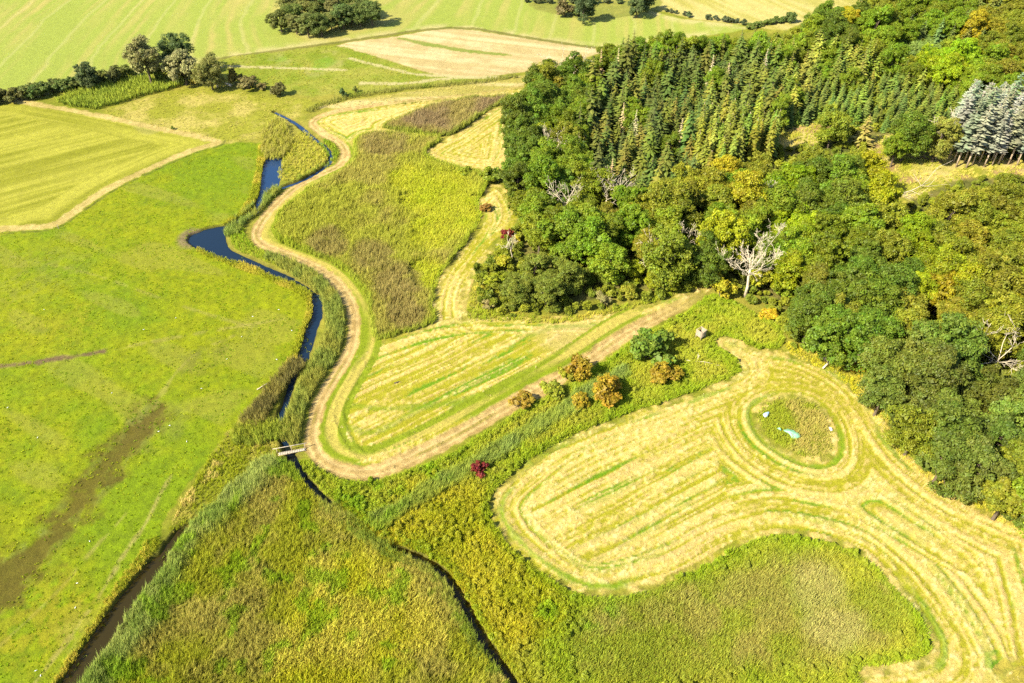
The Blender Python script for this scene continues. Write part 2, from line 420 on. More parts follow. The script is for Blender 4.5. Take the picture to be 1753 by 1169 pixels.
# mown meadows and the mown fields: swaths of hay lying along the mowing rounds
RIDGE = np.zeros(N)
STRAW = np.zeros(N)
def mow(key, poly, pitch, seed, cls, holes=(), greener=0.0, reach=40.0, extra=None):
    global RIDGE, STRAW
    s0 = sdf(X, Y, survey(poly, 4), reach)
    for hpoly in holes:
        s0 = np.minimum(s0, -sdf(X, Y, survey(hpoly, 4), reach))
    s0e = extra(s0) if extra is not None else s0
    wob = s0e + 1.3 * (fbm(X, Y, 14, 3, seed + 2) - 0.5)
    big = streak(X, Y, wob / (pitch * 0.9), 32, seed)
    fine = streak(X, Y, wob / (pitch * 0.2), 15, seed + 1)
    mid = streak(X, Y, wob / (pitch * 0.38), 17, seed + 5)
    gr = streak(X, Y, wob / (pitch * 0.6), 17, seed + 3)
    cyc = 0.5 + 0.5 * np.cos(2 * math.pi * wob / pitch)
    t = np.clip(0.07 * cyc + 0.20 * big + 0.27 * mid + 0.46 * fine + 0.22 * (N_L - 0.5) + 0.34 * (N_F - 0.5) + 0.03 - greener, 0, 1)
    hay = sm(0.36, 0.62, t)
    c = lerp3((0.258, 0.242, 0.012), (0.47, 0.35, 0.100), hay)
    g = sm(0.70, 0.82, gr + 0.12 * greener + 0.22 * (N_M - 0.5) + 0.35 * (N_F - 0.5)) * (1 - 0.65 * hay)
    c = c * (1 - g[:, None]) + g[:, None] * np.array((0.105, 0.205, 0.004))
    lump = sm(0.55, 0.75, fbm(X, Y, 0.5, 2, seed + 9)) * hay
    c = c * (1 - 0.45 * lump[:, None]) + 0.45 * lump[:, None] * np.array((0.74, 0.61, 0.29))
    soil = sm(0.70, 0.80, streak(X, Y, wob / (pitch * 0.5), 16, seed + 12)) * 0.35 * hay
    c = c * (1 - soil[:, None]) + soil[:, None] * np.array((0.38, 0.27, 0.10))
    m = sm(-0.25, 0.25, s0 + EDGE * 0.9)
    paint(m, c * (0.84 + 0.32 * N_S)[:, None], cls)
    RIDGE = RIDGE + m * (0.16 * hay * (0.4 + 0.6 * cyc) + 0.09 * lump)
    STRAW = np.maximum(STRAW, m * hay)
    SD[key] = s0
    return s0

def from_line(a_px, b_px):
    ax_, ay_ = G(*a_px)
    bx_, by_ = G(*b_px)
    l_ = math.hypot(bx_ - ax_, by_ - ay_)
    return np.abs((X - ax_) * -(by_ - ay_) / l_ + (Y - ay_) * (bx_ - ax_) / l_)
mow('u1', U1, 2.0, 100, 'mown_meadow', [], 0.03, 25)
mow('u2', U2, 2.0, 120, 'mown_meadow', [], 0.05, 25)
mow('strip', STRIP, 1.7, 140, 'mown_meadow', [], -0.02, 12)
l_fa = from_line((650, 800), (1100, 553))
mow('fa', FA, 1.9, 160, 'mown_meadow', [], 0.06, 40, lambda s: np.where(s < 5.0 + 2.5 * (N_L - 0.5), s, l_fa))
l_fb = from_line((868, 825), (1270, 640))
s_oval = sdf(X, Y, survey(OVAL2, 4), 40.0)
gx_fb, _ = G(1240, 780)
mow('fb', FB, 2.0, 180, 'mown_field', [ISLE], -0.03, 45, lambda s: np.where(s_oval > 0.6 + 4 * (N_L - 0.5), s_oval * 0.8 + 0.25 * s, np.where((s > 6.5 + 3 * (N_L - 0.5)) & (X < gx_fb + 8 * (N_L - 0.5)), l_fb, s)))
for poly, cc in ((GREENPATCH, ((0.085, 0.20, 0.004), (0.12, 0.22, 0.01))), (YELLOWPATCH, ((0.24, 0.20, 0.02), (0.34, 0.28, 0.05)))):
    s2 = sdf(X, Y, survey(poly, 3), 8)
    paint(sm(-0.3, 0.3, s2 + EDGE * 1.5), lerp3(cc[0], cc[1], N_M) * (0.75 + 0.5 * N_S)[:, None])
# green uncut rim inside the edge of the mown field and greener ends of the middle meadow
for key, off, wd, k in (('fb', 1.5, 0.55, 0.75), ('fa', 1.2, 0.5, 0.6)):
    s0 = SD[key]
    rim = sm(wd + 0.3, wd - 0.3, np.abs(s0 - off) + EDGE * 0.6) * sm(0.42, 0.58, fbm(X, Y, 14, 2, 201)) * k
    paint(rim, lerp3((0.095, 0.21, 0.004), (0.15, 0.22, 0.008), N_S))
# cross wheel marks in the middle meadow
for ln in ([(575, 690), (660, 700), (760, 690), (850, 668), (930, 640)], [(560, 720), (640, 740), (720, 700), (800, 690)], [(905, 575), (960, 560), (1040, 556), (1110, 540)]):
    dl, _, _ = line_dist(X, Y, survey(ln, 4, False), False, 4.0)
    paint(sm(1.1, 0.4, dl + EDGE * 0.8) * 0.6 * (SD['fa'] > 0), lerp3((0.115, 0.20, 0.006), (0.17, 0.215, 0.01), N_S))
# worn, stony headland near the bend of the track into the wood
wx, wy = G(985, 575)
dd = np.hypot((X - wx) * 0.55, (Y - wy)) + EDGE2 * 6
paint(sm(8, 3, dd) * 0.5 * (SD['fa'] > 0.4), lerp3((0.33, 0.25, 0.09), (0.47, 0.36, 0.16), N_S))

# tracks
trk = survey(TRACK, 5, False)
dT, _, aT = line_dist(X, Y, trk, False, 9.0)
tw = 1.25 + 0.35 * noise(aT / 9.0, aT * 0) + 0.5 * sm(235, 265, aT) * sm(420, 330, aT) 
SD['track'] = tw - dT
tm = sm(-0.22, 0.22, tw - dT + EDGE * 0.9)
fade = sm(aT.max() + 5, aT.max() - 25, aT) * (0.45 + 0.55 * sm(20, 60, aT))
rut = np.exp(-((dT - 0.72) / 0.28) ** 2)
c = lerp3((0.31, 0.21, 0.070), (0.45, 0.325, 0.13), sm(0.25, 0.75, 0.5 * N_S + 0.3 * N_M + 0.35 * rut))
gr_mid = sm(0.45, 0.1, dT) * sm(0.5, 0.66, fbm(X, Y, 7, 2, 88)) * 0.65
c = c * (1 - gr_mid[:, None]) + gr_mid[:, None] * np.array((0.19, 0.18, 0.02))
# yellow verge with a parallel mown strip on the field side
vg = sm(6.3, 5.0, dT) * (1 - tm) * (SD['pasture'] < -4) * (SD['fa'] < 0.3) * sm(150, 175, aT) * sm(400, 370, aT) * sm(-4.5, -2.0, -np.abs(dT - 3.2) )
s_r2 = SD['r2'] = sdf(X, Y, survey(R2, 4), 14.0)
ver = (dT < 6.5) & (s_r2 < 0.3) & (aT > 95) & (aT < 330)
sid = sdf(X, Y, survey([(592, 262), (545, 300), (475, 347), (438, 400), (480, 431), (556, 466), (601, 522), (606, 560), (598, 602), (575, 642), (551, 682), (534, 757), (580, 802), (1000, 620), (1216, 488), (870, 330), (760, 240), (606, 240)], 4), 12.0)
vs = streak(X, Y, dT / 0.9, 22, 14)
vc = lerp3((0.16, 0.205, 0.006), (0.36, 0.30, 0.06), sm(0.4, 0.65, vs))
paint((ver & (sid > 0)).astype(float) * 0.95, vc * (0.8 + 0.4 * N_S)[:, None], 'straw_verge')
paint(tm * fade, c * (0.82 + 0.36 * N_S)[:, None], 'dirt_track')
TR_RUT = -0.07 * rut * tm * fade - 0.05 * tm * fade
lt = survey(LTRACK, 4, False)
dL, _, aL = line_dist(X, Y, lt, False, 8.0)
lm = sm(-0.25, 0.3, 1.5 - dL + EDGE * 1.4)
paint(lm * 0.9, lerp3((0.33, 0.25, 0.075), (0.45, 0.355, 0.13), sm(0.3, 0.7, N_S * 0.5 + N_M * 0.5)), 'dirt_track')
dk = sm(0.5, 0.1, np.abs(dL - 2.3) + EDGE) * (SD['f1'] < 0) * (SD['pasture'] > -2.5)
paint(dk * 0.7, lerp3((0.05, 0.055, 0.012), (0.10, 0.10, 0.02), N_S))

# stream channels, cut into the ground; banks darker
CUT = np.zeros(N)
BANK = np.full(N, 9.0)
WSIDE = []
for pts, hw, _b in RIVER:
    P = survey(pts, 4, False)
    d, _, a = line_dist(X, Y, P, False, 9.0)
    hwn = hw * (0.85 + 0.3 * noise(a / 6.0, a * 0, None, 5))
    BANK = np.minimum(BANK, d - hwn)
for poly in (POND1, POND2):
    BANK = np.minimum(BANK, -sdf(X, Y, survey(poly, 3), 9.0))
BANK = BANK + EDGE * 0.5
CUT = 1.25 * sm(0.75, -0.35, BANK)
bk = sm(1.1, 0.3, BANK)
paint(bk * 0.8, lerp3((0.06, 0.052, 0.014), (0.12, 0.105, 0.02), N_S))
CLS[(BANK < 0.2)] = NAMES.index('stream_bed')
# muddy cattle drinking place at the bend
wx, wy = G(330, 408)
dd = np.hypot(X - wx, (Y - wy) * 0.8) + EDGE2 * 3
paint(sm(4.5, 2.5, dd) * 0.85, lerp3((0.12, 0.085, 0.045), (0.22, 0.16, 0.09), N_S))

Z = Z + TUSS + RIDGE + TR_RUT - CUT + 0.06 * (fbm(X, Y, 2.5, 2, 91) - 0.5)
C = np.clip(C * 0.80, 0.002, 0.9)

# ------------------------------------------------------------------ mesh helpers
def make_mesh(name, V, F, attrs=None, smooth=False, color=None):
    V = np.asarray(V, np.float32)
    F = np.asarray(F, np.int32)
    me = bpy.data.meshes.new(name)
    me.vertices.add(len(V))
    me.vertices.foreach_set('co', V.ravel())
    k = F.shape[1]
    me.loops.add(F.size)
    me.loops.foreach_set('vertex_index', F.ravel())
    me.polygons.add(len(F))
    me.polygons.foreach_set('loop_start', np.arange(0, F.size, k, dtype=np.int32))
    me.polygons.foreach_set('loop_total', np.full(len(F), k, np.int32))
    if smooth:
        me.polygons.foreach_set('use_smooth', np.ones(len(F), bool))
    if color is not None:
        a = me.color_attributes.new('albedo', 'FLOAT_COLOR', 'POINT')
        cc = np.ones((len(V), 4), np.float32)
        cc[:, :3] = color
        a.data.foreach_set('color', cc.ravel())
    for n_, arr in (attrs or {}).items():
        a = me.attributes.new(n_, 'FLOAT', 'POINT')
        a.data.foreach_set('value', np.asarray(arr, np.float32))
    me.update(calc_edges=True)
    return me

def link(name, me, mat=None, parent=None, loc=None, rot=None, scale=None):
    o = bpy.data.objects.new(name, me)
    COL.objects.link(o)
    if mat is not None and me is not None and not me.materials:
        me.materials.append(mat)
    if parent is not None:
        o.parent = parent
    if loc is not None:
        o.location = loc
    if rot is not None:
        o.rotation_euler = rot
    if scale is not None:
        o.scale = scale if hasattr(scale, '__len__') else (scale,) * 3
    return o

def tag(o, label=None, cat=None, group=None, kind=None):
    if label: o['label'] = label
    if cat: o['category'] = cat
    if group: o['group'] = group
    if kind: o['kind'] = kind
    return o

# ------------------------------------------------------------------ materials
def new_mat(name):
    m = bpy.data.materials.new(name)
    m.use_nodes = True
    n = m.node_tree
    for k in list(n.nodes):
        n.nodes.remove(k)
    out = n.nodes.new('ShaderNodeOutputMaterial')
    return m, n, out

def nd(n, t, **kw):
    x = n.nodes.new(t)
    for k, v in kw.items():
        setattr(x, k, v)
    return x

def mat_ground():
    m, n, out = new_mat('ground')
    at = nd(n, 'ShaderNodeAttribute', attribute_name='albedo')
    tc = nd(n, 'ShaderNodeTexCoord')
    n1 = nd(n, 'ShaderNodeTexNoise')
    n1.inputs['Scale'].default_value = 3.2
    n1.inputs['Detail'].default_value = 5.0
    n1.inputs['Roughness'].default_value = 0.75
    n.links.new(tc.outputs['Object'], n1.inputs['Vector'])
    mr = nd(n, 'ShaderNodeMapRange')
    mr.inputs['From Min'].default_value = 0.28
    mr.inputs['From Max'].default_value = 0.72
    mr.inputs['To Min'].default_value = 0.66
    mr.inputs['To Max'].default_value = 1.30
    n.links.new(n1.outputs['Fac'], mr.inputs['Value'])
    mx = nd(n, 'ShaderNodeVectorMath', operation='SCALE')
    n.links.new(at.outputs['Color'], mx.inputs[0])
    n.links.new(mr.outputs['Result'], mx.inputs['Scale'])
    b = nd(n, 'ShaderNodeBump')
    b.inputs['Strength'].default_value = 0.8
    b.inputs['Distance'].default_value = 0.25
    n.links.new(n1.outputs['Fac'], b.inputs['Height'])
    p = nd(n, 'ShaderNodeBsdfPrincipled')
    p.inputs['Roughness'].default_value = 0.95
    p.inputs['Specular IOR Level'].default_value = 0.15
    n.links.new(mx.outputs[0], p.inputs['Base Color'])
    n.links.new(b.outputs[0], p.inputs['Normal'])
    n.links.new(p.outputs[0], out.inputs['Surface'])
    return m

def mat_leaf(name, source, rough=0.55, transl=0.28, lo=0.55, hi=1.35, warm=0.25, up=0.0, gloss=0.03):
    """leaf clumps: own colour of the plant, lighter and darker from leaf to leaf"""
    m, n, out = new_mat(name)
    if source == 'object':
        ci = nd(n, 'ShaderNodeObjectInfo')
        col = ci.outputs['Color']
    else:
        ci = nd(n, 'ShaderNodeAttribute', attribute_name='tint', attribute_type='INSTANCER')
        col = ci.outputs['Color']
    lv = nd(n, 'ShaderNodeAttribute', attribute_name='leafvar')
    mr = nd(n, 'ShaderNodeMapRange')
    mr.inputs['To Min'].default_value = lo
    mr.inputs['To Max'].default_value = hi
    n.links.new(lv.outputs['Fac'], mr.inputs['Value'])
    sc = nd(n, 'ShaderNodeVectorMath', operation='SCALE')
    n.links.new(col, sc.inputs[0])
    n.links.new(mr.outputs['Result'], sc.inputs['Scale'])
    hs = nd(n, 'ShaderNodeHueSaturation')
    mh = nd(n, 'ShaderNodeMapRange')
    mh.inputs['To Min'].default_value = 0.5 + 0.05 * warm
    mh.inputs['To Max'].default_value = 0.5 - 0.06 * warm
    lh = nd(n, 'ShaderNodeAttribute', attribute_name='hue')
    n.links.new(lh.outputs['Fac'], mh.inputs['Value'])
    n.links.new(mh.outputs['Result'], hs.inputs['Hue'])
    n.links.new(sc.outputs[0], hs.inputs['Color'])
    d = nd(n, 'ShaderNodeBsdfDiffuse')
    t = nd(n, 'ShaderNodeBsdfTranslucent')
    mx = nd(n, 'ShaderNodeMixShader')
    mx.inputs[0].default_value = transl
    if up > 0:
        ge = nd(n, 'ShaderNodeNewGeometry')
        va = nd(n, 'ShaderNodeVectorMath', operation='SCALE')
        va.inputs['Scale'].default_value = 1.0 - up
        n.links.new(ge.outputs['Normal'], va.inputs[0])
        vb = nd(n, 'ShaderNodeVectorMath', operation='ADD')
        vb.inputs[1].default_value = (0, 0, up)
        n.links.new(va.outputs[0], vb.inputs[0])
        vn = nd(n, 'ShaderNodeVectorMath', operation='NORMALIZE')
        n.links.new(vb.outputs[0], vn.inputs[0])
        n.links.new(vn.outputs[0], d.inputs['Normal'])
    n.links.new(hs.outputs[0], d.inputs['Color'])
    n.links.new(hs.outputs[0], t.inputs['Color'])
    n.links.new(d.outputs[0], mx.inputs[1])
    n.links.new(t.outputs[0], mx.inputs[2])
    g = nd(n, 'ShaderNodeBsdfGlossy')
    g.inputs['Roughness'].default_value = rough
    g.inputs['Color'].default_value = (0.9, 0.95, 1.0, 1)
    m2 = nd(n, 'ShaderNodeMixShader')
    m2.inputs[0].default_value = gloss
    n.links.new(mx.outputs[0], m2.inputs[1])
    n.links.new(g.outputs[0], m2.inputs[2])
    n.links.new(m2.outputs[0], out.inputs['Surface'])
    return m

def mat_plain(name, col, rough=0.85, var=0.35, scale=3.0, spec=0.3, bump=0.3, from_object=False):
    m, n, out = new_mat(name)
    tc = nd(n, 'ShaderNodeTexCoord')
    n1 = nd(n, 'ShaderNodeTexNoise')
    n1.inputs['Scale'].default_value = scale
    n1.inputs['Detail'].default_value = 4.0
    n.links.new(tc.outputs['Object'], n1.inputs['Vector'])
    mr = nd(n, 'ShaderNodeMapRange')
    mr.inputs['From Min'].default_value = 0.25
    mr.inputs['From Max'].default_value = 0.75
    mr.inputs['To Min'].default_value = 1 - var
    mr.inputs['To Max'].default_value = 1 + var
    n.links.new(n1.outputs['Fac'], mr.inputs['Value'])
    sc = nd(n, 'ShaderNodeVectorMath', operation='SCALE')
    if from_object:
        oi = nd(n, 'ShaderNodeObjectInfo')
        n.links.new(oi.outputs['Color'], sc.inputs[0])
    else:
        sc.inputs[0].default_value = col
    n.links.new(mr.outputs['Result'], sc.inputs['Scale'])
    b = nd(n, 'ShaderNodeBump')
    b.inputs['Strength'].default_value = bump
    b.inputs['Distance'].default_value = 0.05
    n.links.new(n1.outputs['Fac'], b.inputs['Height'])
    p = nd(n, 'ShaderNodeBsdfPrincipled')
    p.inputs['Roughness'].default_value = rough
    p.inputs['Specular IOR Level'].default_value = spec
    n.links.new(sc.outputs[0], p.inputs['Base Color'])
    n.links.new(b.outputs[0], p.inputs['Normal'])
    n.links.new(p.outputs[0], out.inputs['Surface'])
    return m

def mat_water(name, col, rough=0.06):
    m, n, out = new_mat(name)
    tc = nd(n, 'ShaderNodeTexCoord')
    n1 = nd(n, 'ShaderNodeTexNoise')
    n1.inputs['Scale'].default_value = 1.6
    n1.inputs['Detail'].default_value = 3.0
    n.links.new(tc.outputs['Object'], n1.inputs['Vector'])
    b = nd(n, 'ShaderNodeBump')
    b.inputs['Strength'].default_value = 0.22
    b.inputs['Distance'].default_value = 0.1
    n.links.new(n1.outputs['Fac'], b.inputs['Height'])
    p = nd(n, 'ShaderNodeBsdfPrincipled')
    p.inputs['Base Color'].default_value = (*col, 1)
    p.inputs['Roughness'].default_value = rough
    p.inputs['IOR'].default_value = 1.33
    n.links.new(b.outputs[0], p.inputs['Normal'])
    n.links.new(p.outputs[0], out.inputs['Surface'])
    return m

M_GROUND = mat_ground()
M_LEAF = mat_leaf('leaves', 'object', transl=0.36, lo=0.5, hi=1.45, warm=0.5, up=0.2, gloss=0.012)
M_NEEDLE = mat_leaf('needles', 'object', transl=0.22, lo=0.5, hi=1.5, warm=0.3, up=0.2, gloss=0.012)
M_REED = mat_leaf('reed_blades', 'instancer', transl=0.30, lo=0.72, hi=1.3, warm=0.3, up=0.45, gloss=0.012)
M_BARK = mat_plain('bark', (0.10, 0.075, 0.05), 0.9, 0.4, 4)
M_PALEBARK = mat_plain('pale_bark', (0.46, 0.35, 0.25), 0.9, 0.3, 3)
M_PLANK = mat_plain('grey_planks', (0.34, 0.29, 0.23), 0.85, 0.4, 2.5)
M_DEAD = mat_plain('bleached_wood', (0.47, 0.40, 0.29), 0.8, 0.3, 2.0)
M_WOOD = mat_plain('weathered_timber', (0.33, 0.26, 0.19), 0.85, 0.3, 5)
M_WHITE = mat_plain('white_surface', (0.8, 0.8, 0.8), 0.5, 0.06, 3)
M_TEAL = mat_plain('teal_sheet', (0.16, 0.36, 0.22), 0.5, 0.25, 1.5, 0.5)
M_BLUE = mat_plain('pale_blue_sheet', (0.30, 0.42, 0.60), 0.45, 0.15, 2, 0.5)
M_DARK = mat_plain('dark_feathers', (0.03, 0.03, 0.03), 0.7, 0.2, 3)
M_WBLUE = mat_water('dim_sky_tint_water', (0.006, 0.015, 0.032), 0.06)  # blue of the reflected sky put into the base colour, darker version
M_WSKY = mat_water('sky_tint_water', (0.010, 0.030, 0.080), 0.06)  # brighter sky reflection painted in as base colour for the upstream water
M_WDARK = mat_water('near_black_water', (0.006, 0.008, 0.008), 0.12)  # near-black water of the narrow ditch below the footbridge
M_WBROWN = mat_water('brown_water', (0.022, 0.016, 0.002), 0.16)

# ------------------------------------------------------------------ ground objects
idx = np.arange(N).reshape(NY, NX)
quads = np.stack([idx[:-1, :-1], idx[:-1, 1:], idx[1:, 1:], idx[1:, :-1]], -1).reshape(-1, 4)
Zg = Z.reshape(NY, NX)
Xg, Yg = X.reshape(NY, NX), Y.reshape(NY, NX)
tu = np.stack([np.gradient(Xg, axis=1), np.zeros_like(Xg), np.gradient(Zg, axis=1)], -1)
tv = np.stack([np.gradient(Xg, axis=0), np.gradient(Yg, axis=0), np.gradient(Zg, axis=0)], -1)
NRM = np.cross(tu, tv).reshape(-1, 3)
NRM /= np.linalg.norm(NRM, axis=1)[:, None]
V3 = np.stack([X, Y, Z], 1)
qcls = CLS[quads[:, 0]]
for k, nm in enumerate(NAMES):
    f = quads[qcls == k]
    if not len(f):
        continue
    used, inv = np.unique(f, return_inverse=True)
    me = make_mesh(nm, V3[used], inv.reshape(f.shape), None, True, C[used])
    me.normals_split_custom_set_from_vertices([tuple(v) for v in NRM[used]])
    tag(link(nm, me, M_GROUND), kind='structure')

# the land going on beyond the surveyed ground, out to the horizon
def outer():
    ring0 = np.concatenate([idx[0, :], idx[1:, -1], idx[-1, -2::-1], idx[-2:0:-1, 0]])
    P0 = V3[ring0]
    c0 = np.array([0.0, 230.0])
    Vs, Cs, Fs = [P0], [C[ring0]], []
    n0 = len(ring0)
    prev = P0
    for k, g in enumerate((1.08, 1.3, 1.9, 3.5, 8.0, 26.0)):
        q = P0.copy()
        q[:, :2] = c0 + (P0[:, :2] - c0) * g
        q[:, 2] = hill(q[:, 0], q[:, 1]) * (1.0 if g < 3 else 0.8)
        nse = fbm(q[:, 0], q[:, 1], 60 * g, 2, 4)
        cc = lerp3((0.13, 0.17, 0.012), (0.30, 0.28, 0.07), sm(0.3, 0.7, nse))
        Vs.append(q)
        Cs.append(cc)
        a = np.arange(n0) + k * n0
        b = (np.arange(n0) + 1) % n0 + k * n0
        Fs.append(np.stack([a, a + n0, b + n0, b], 1))
    me = make_mesh('surrounding_land', np.vstack(Vs), np.vstack(Fs), None, True, np.vstack(Cs))
    tag(link('surrounding_land', me, M_GROUND), kind='structure')
outer()

# water surfaces (sheets lying in the cut channels)
def water_strip(name, pts, hw, mat, depth=0.62):
    P = survey(pts, 6, False)
    T = np.gradient(P, axis=0)
    T /= np.linalg.norm(T, axis=1)[:, None]
    Nn = np.stack([-T[:, 1], T[:, 0]], 1)
    A, B = P + Nn * (hw + 0.75), P - Nn * (hw + 0.75)
    z = hill(P[:, 0], P[:, 1]) - depth
    Vv = np.vstack([np.column_stack([A, z]), np.column_stack([B, z])])
    n_ = len(P)
    i = np.arange(n_ - 1)
    F = np.stack([i, i + n_, i + n_ + 1, i + 1], 1)
    o = link(name, make_mesh(name, Vv, F), mat)
    return tag(o, kind='structure')

def water_poly(name, poly, mat, depth=0.60):
    P = survey(poly, 4)
    c_ = P.mean(0)
    Q = c_ + (P - c_) * 1.08
    Vv = np.vstack([[c_], Q])
    z = hill(Vv[:, 0], Vv[:, 1]) - depth
    n_ = len(Q)
    i = np.arange(n_)
    F = np.stack([np.zeros(n_, int), 1 + i, 1 + (i + 1) % n_], 1)
    return tag(link(name, make_mesh(name, np.column_stack([Vv, z]), F), mat), kind='structure')

for q, (pts, hw, brown) in enumerate(RIVER):
    water_strip('ditch_water' if brown else 'stream_water', pts, hw, M_WSKY if q < 2 else (M_WBLUE, M_WBROWN, M_WDARK)[brown], 0.60 + 0.006 * q)
water_poly('pond_water', POND1, M_WSKY, 0.58)
water_poly('pond_water', POND2, M_WBLUE, 0.56)

# ------------------------------------------------------------------ plants: builders
def unit(v):
    return v / (np.linalg.norm(v, axis=-1, keepdims=True) + 1e-9)

def cards(c, nrm, size, rng, aspect=0.62):
    n_ = len(c)
    r = unit(rng.normal(size=(n_, 3)))
    t = unit(np.cross(nrm, r))
    b = np.cross(nrm, t)
    s1 = size[:, None]
    V = np.stack([c + t * s1, c + b * s1 * aspect, c - t * s1, c - b * s1 * aspect], 1).reshape(-1, 3)
    F = np.arange(4 * n_).reshape(n_, 4)
    return V, F

def broadleaf_crown(seed, R, H, low=0.28, nl=11, per=11, leaves=40, leaf=0.30, open_=0.0):
    rng = np.random.default_rng(seed)
    zc = H * (0.5 + low / 2)
    rz = H * (1 - low) / 2
    d = unit(rng.normal(size=(nl * 3, 3)))
    d = d[d[:, 2] > -0.85][:nl]
    env = np.array([R, R, rz])
    lob = d * env * rng.uniform(0.36, 0.78, (len(d), 1)) + np.array([0, 0, zc])
    lob = np.vstack([lob, [[0, 0, zc + 0.35 * rz]]])
    rl = R * rng.uniform(0.24, 0.50, len(lob))
    cl, cr, cv = [], [], []
    for i in range(len(lob)):
        dd = unit(rng.normal(size=(per, 3)) + unit(lob[i] - np.array([0, 0, zc - 0.4 * rz])) * 0.9 + np.array([0, 0, 0.25]))
        cl.append(lob[i] + dd * rl[i] * np.array([1, 1, 0.8]) * rng.uniform(0.75, 1.05, (per, 1)))
        cr.append(R * rng.uniform(0.10, 0.22, per))
        cv.append(rng.uniform(0, 1, per))
    cl, cr, cv = np.vstack(cl), np.concatenate(cr), np.concatenate(cv)
    if open_ > 0:
        k = rng.uniform(size=len(cl)) > open_
        cl, cr, cv = cl[k], cr[k], cv[k]
    n_ = len(cl)
    dd = unit(rng.normal(size=(n_, leaves, 3)) + np.array([0, 0, 0.35]))
    pos = cl[:, None, :] + dd * cr[:, None, None] * rng.uniform(0.55, 1.15, (n_, leaves, 1)) * np.array([1, 1, 0.75])
    nrm = unit(dd + rng.normal(size=dd.shape) * 0.55 + np.array([0, 0, 0.35]))
    sz = leaf * rng.uniform(0.6, 1.25, (n_, leaves))
    var = 0.5 * cv[:, None] + 0.5 * rng.uniform(size=(n_, leaves))
    hue = np.repeat(rng.uniform(size=(n_, 1)), leaves, 1) * 0.6 + 0.4 * rng.uniform(size=(n_, leaves))
    V, F = cards(pos.reshape(-1, 3), nrm.reshape(-1, 3), sz.ravel(), rng)
    # leaves inside the lobes
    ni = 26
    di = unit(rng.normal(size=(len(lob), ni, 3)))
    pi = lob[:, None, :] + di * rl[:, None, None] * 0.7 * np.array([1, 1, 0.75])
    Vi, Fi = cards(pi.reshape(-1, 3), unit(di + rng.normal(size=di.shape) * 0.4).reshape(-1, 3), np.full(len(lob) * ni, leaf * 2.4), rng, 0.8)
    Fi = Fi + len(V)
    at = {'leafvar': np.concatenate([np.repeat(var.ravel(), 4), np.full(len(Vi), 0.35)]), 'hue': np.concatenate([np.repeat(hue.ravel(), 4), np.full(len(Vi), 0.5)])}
    return np.vstack([V, Vi]), np.vstack([F, Fi]), at, lob

def tube(P, R, sides=6):
    P = np.asarray(P, float)
    R = np.asarray(R, float)
    T = np.gradient(P, axis=0)
    T = unit(T)
    ref = np.array([0.3, 0.9, 0.2])
    A = unit(np.cross(T, ref))
    B = np.cross(T, A)
    an = np.linspace(0, 2 * math.pi, sides, endpoint=False)
    V = (P[:, None, :] + R[:, None, None] * (A[:, None, :] * np.cos(an)[None, :, None] + B[:, None, :] * np.sin(an)[None, :, None])).reshape(-1, 3)
    F = []
    for i in range(len(P) - 1):
        for k in range(sides):
            k2 = (k + 1) % sides
            F.append((i * sides + k, i * sides + k2, (i + 1) * sides + k2, (i + 1) * sides + k))
    # end caps as quads (degenerate fans)
    for base_, rev in ((0, True), ((len(P) - 1) * sides, False)):
        for k in range(1, sides - 1, 2):
            q = [base_, base_ + k, base_ + k + 1, base_ + min(k + 2, sides - 1)]
            if len(set(q)) == 4:
                F.append(tuple(q[::-1] if rev else q))
    return V, np.array(F)

def merge(parts):
    Vs, Fs, o = [], [], 0
    for V, F in parts:
        Vs.append(V)
        Fs.append(np.asarray(F) + o)
        o += len(V)
    return np.vstack(Vs), np.vstack(Fs)

def trunk_mesh(name, H, r, lobes, seed):
    rng = np.random.default_rng(seed)
    P = np.array([[0, 0, -0.4], [0, 0, 0.2], [0.1 * r, 0, H * 0.2], [0.4 * r, 0.2 * r, H * 0.42], [0.2 * r, 0.5 * r, H * 0.62]])
    parts = [tube(P, [r * 1.35, r * 1.15, r * 0.9, r * 0.7, r * 0.35], 7)]
    for L_ in lobes[:7]:
        a = P[2] + (P[3] - P[2]) * rng.uniform(0, 1)
        mid = (a + L_) / 2 + np.array([0, 0, 0.06 * H])
        parts.append(tube(np.array([a, mid, L_]), [r * 0.5, r * 0.33, r * 0.12], 5))
    V, F = merge(parts)
    return make_mesh(name, V, F, None, True)

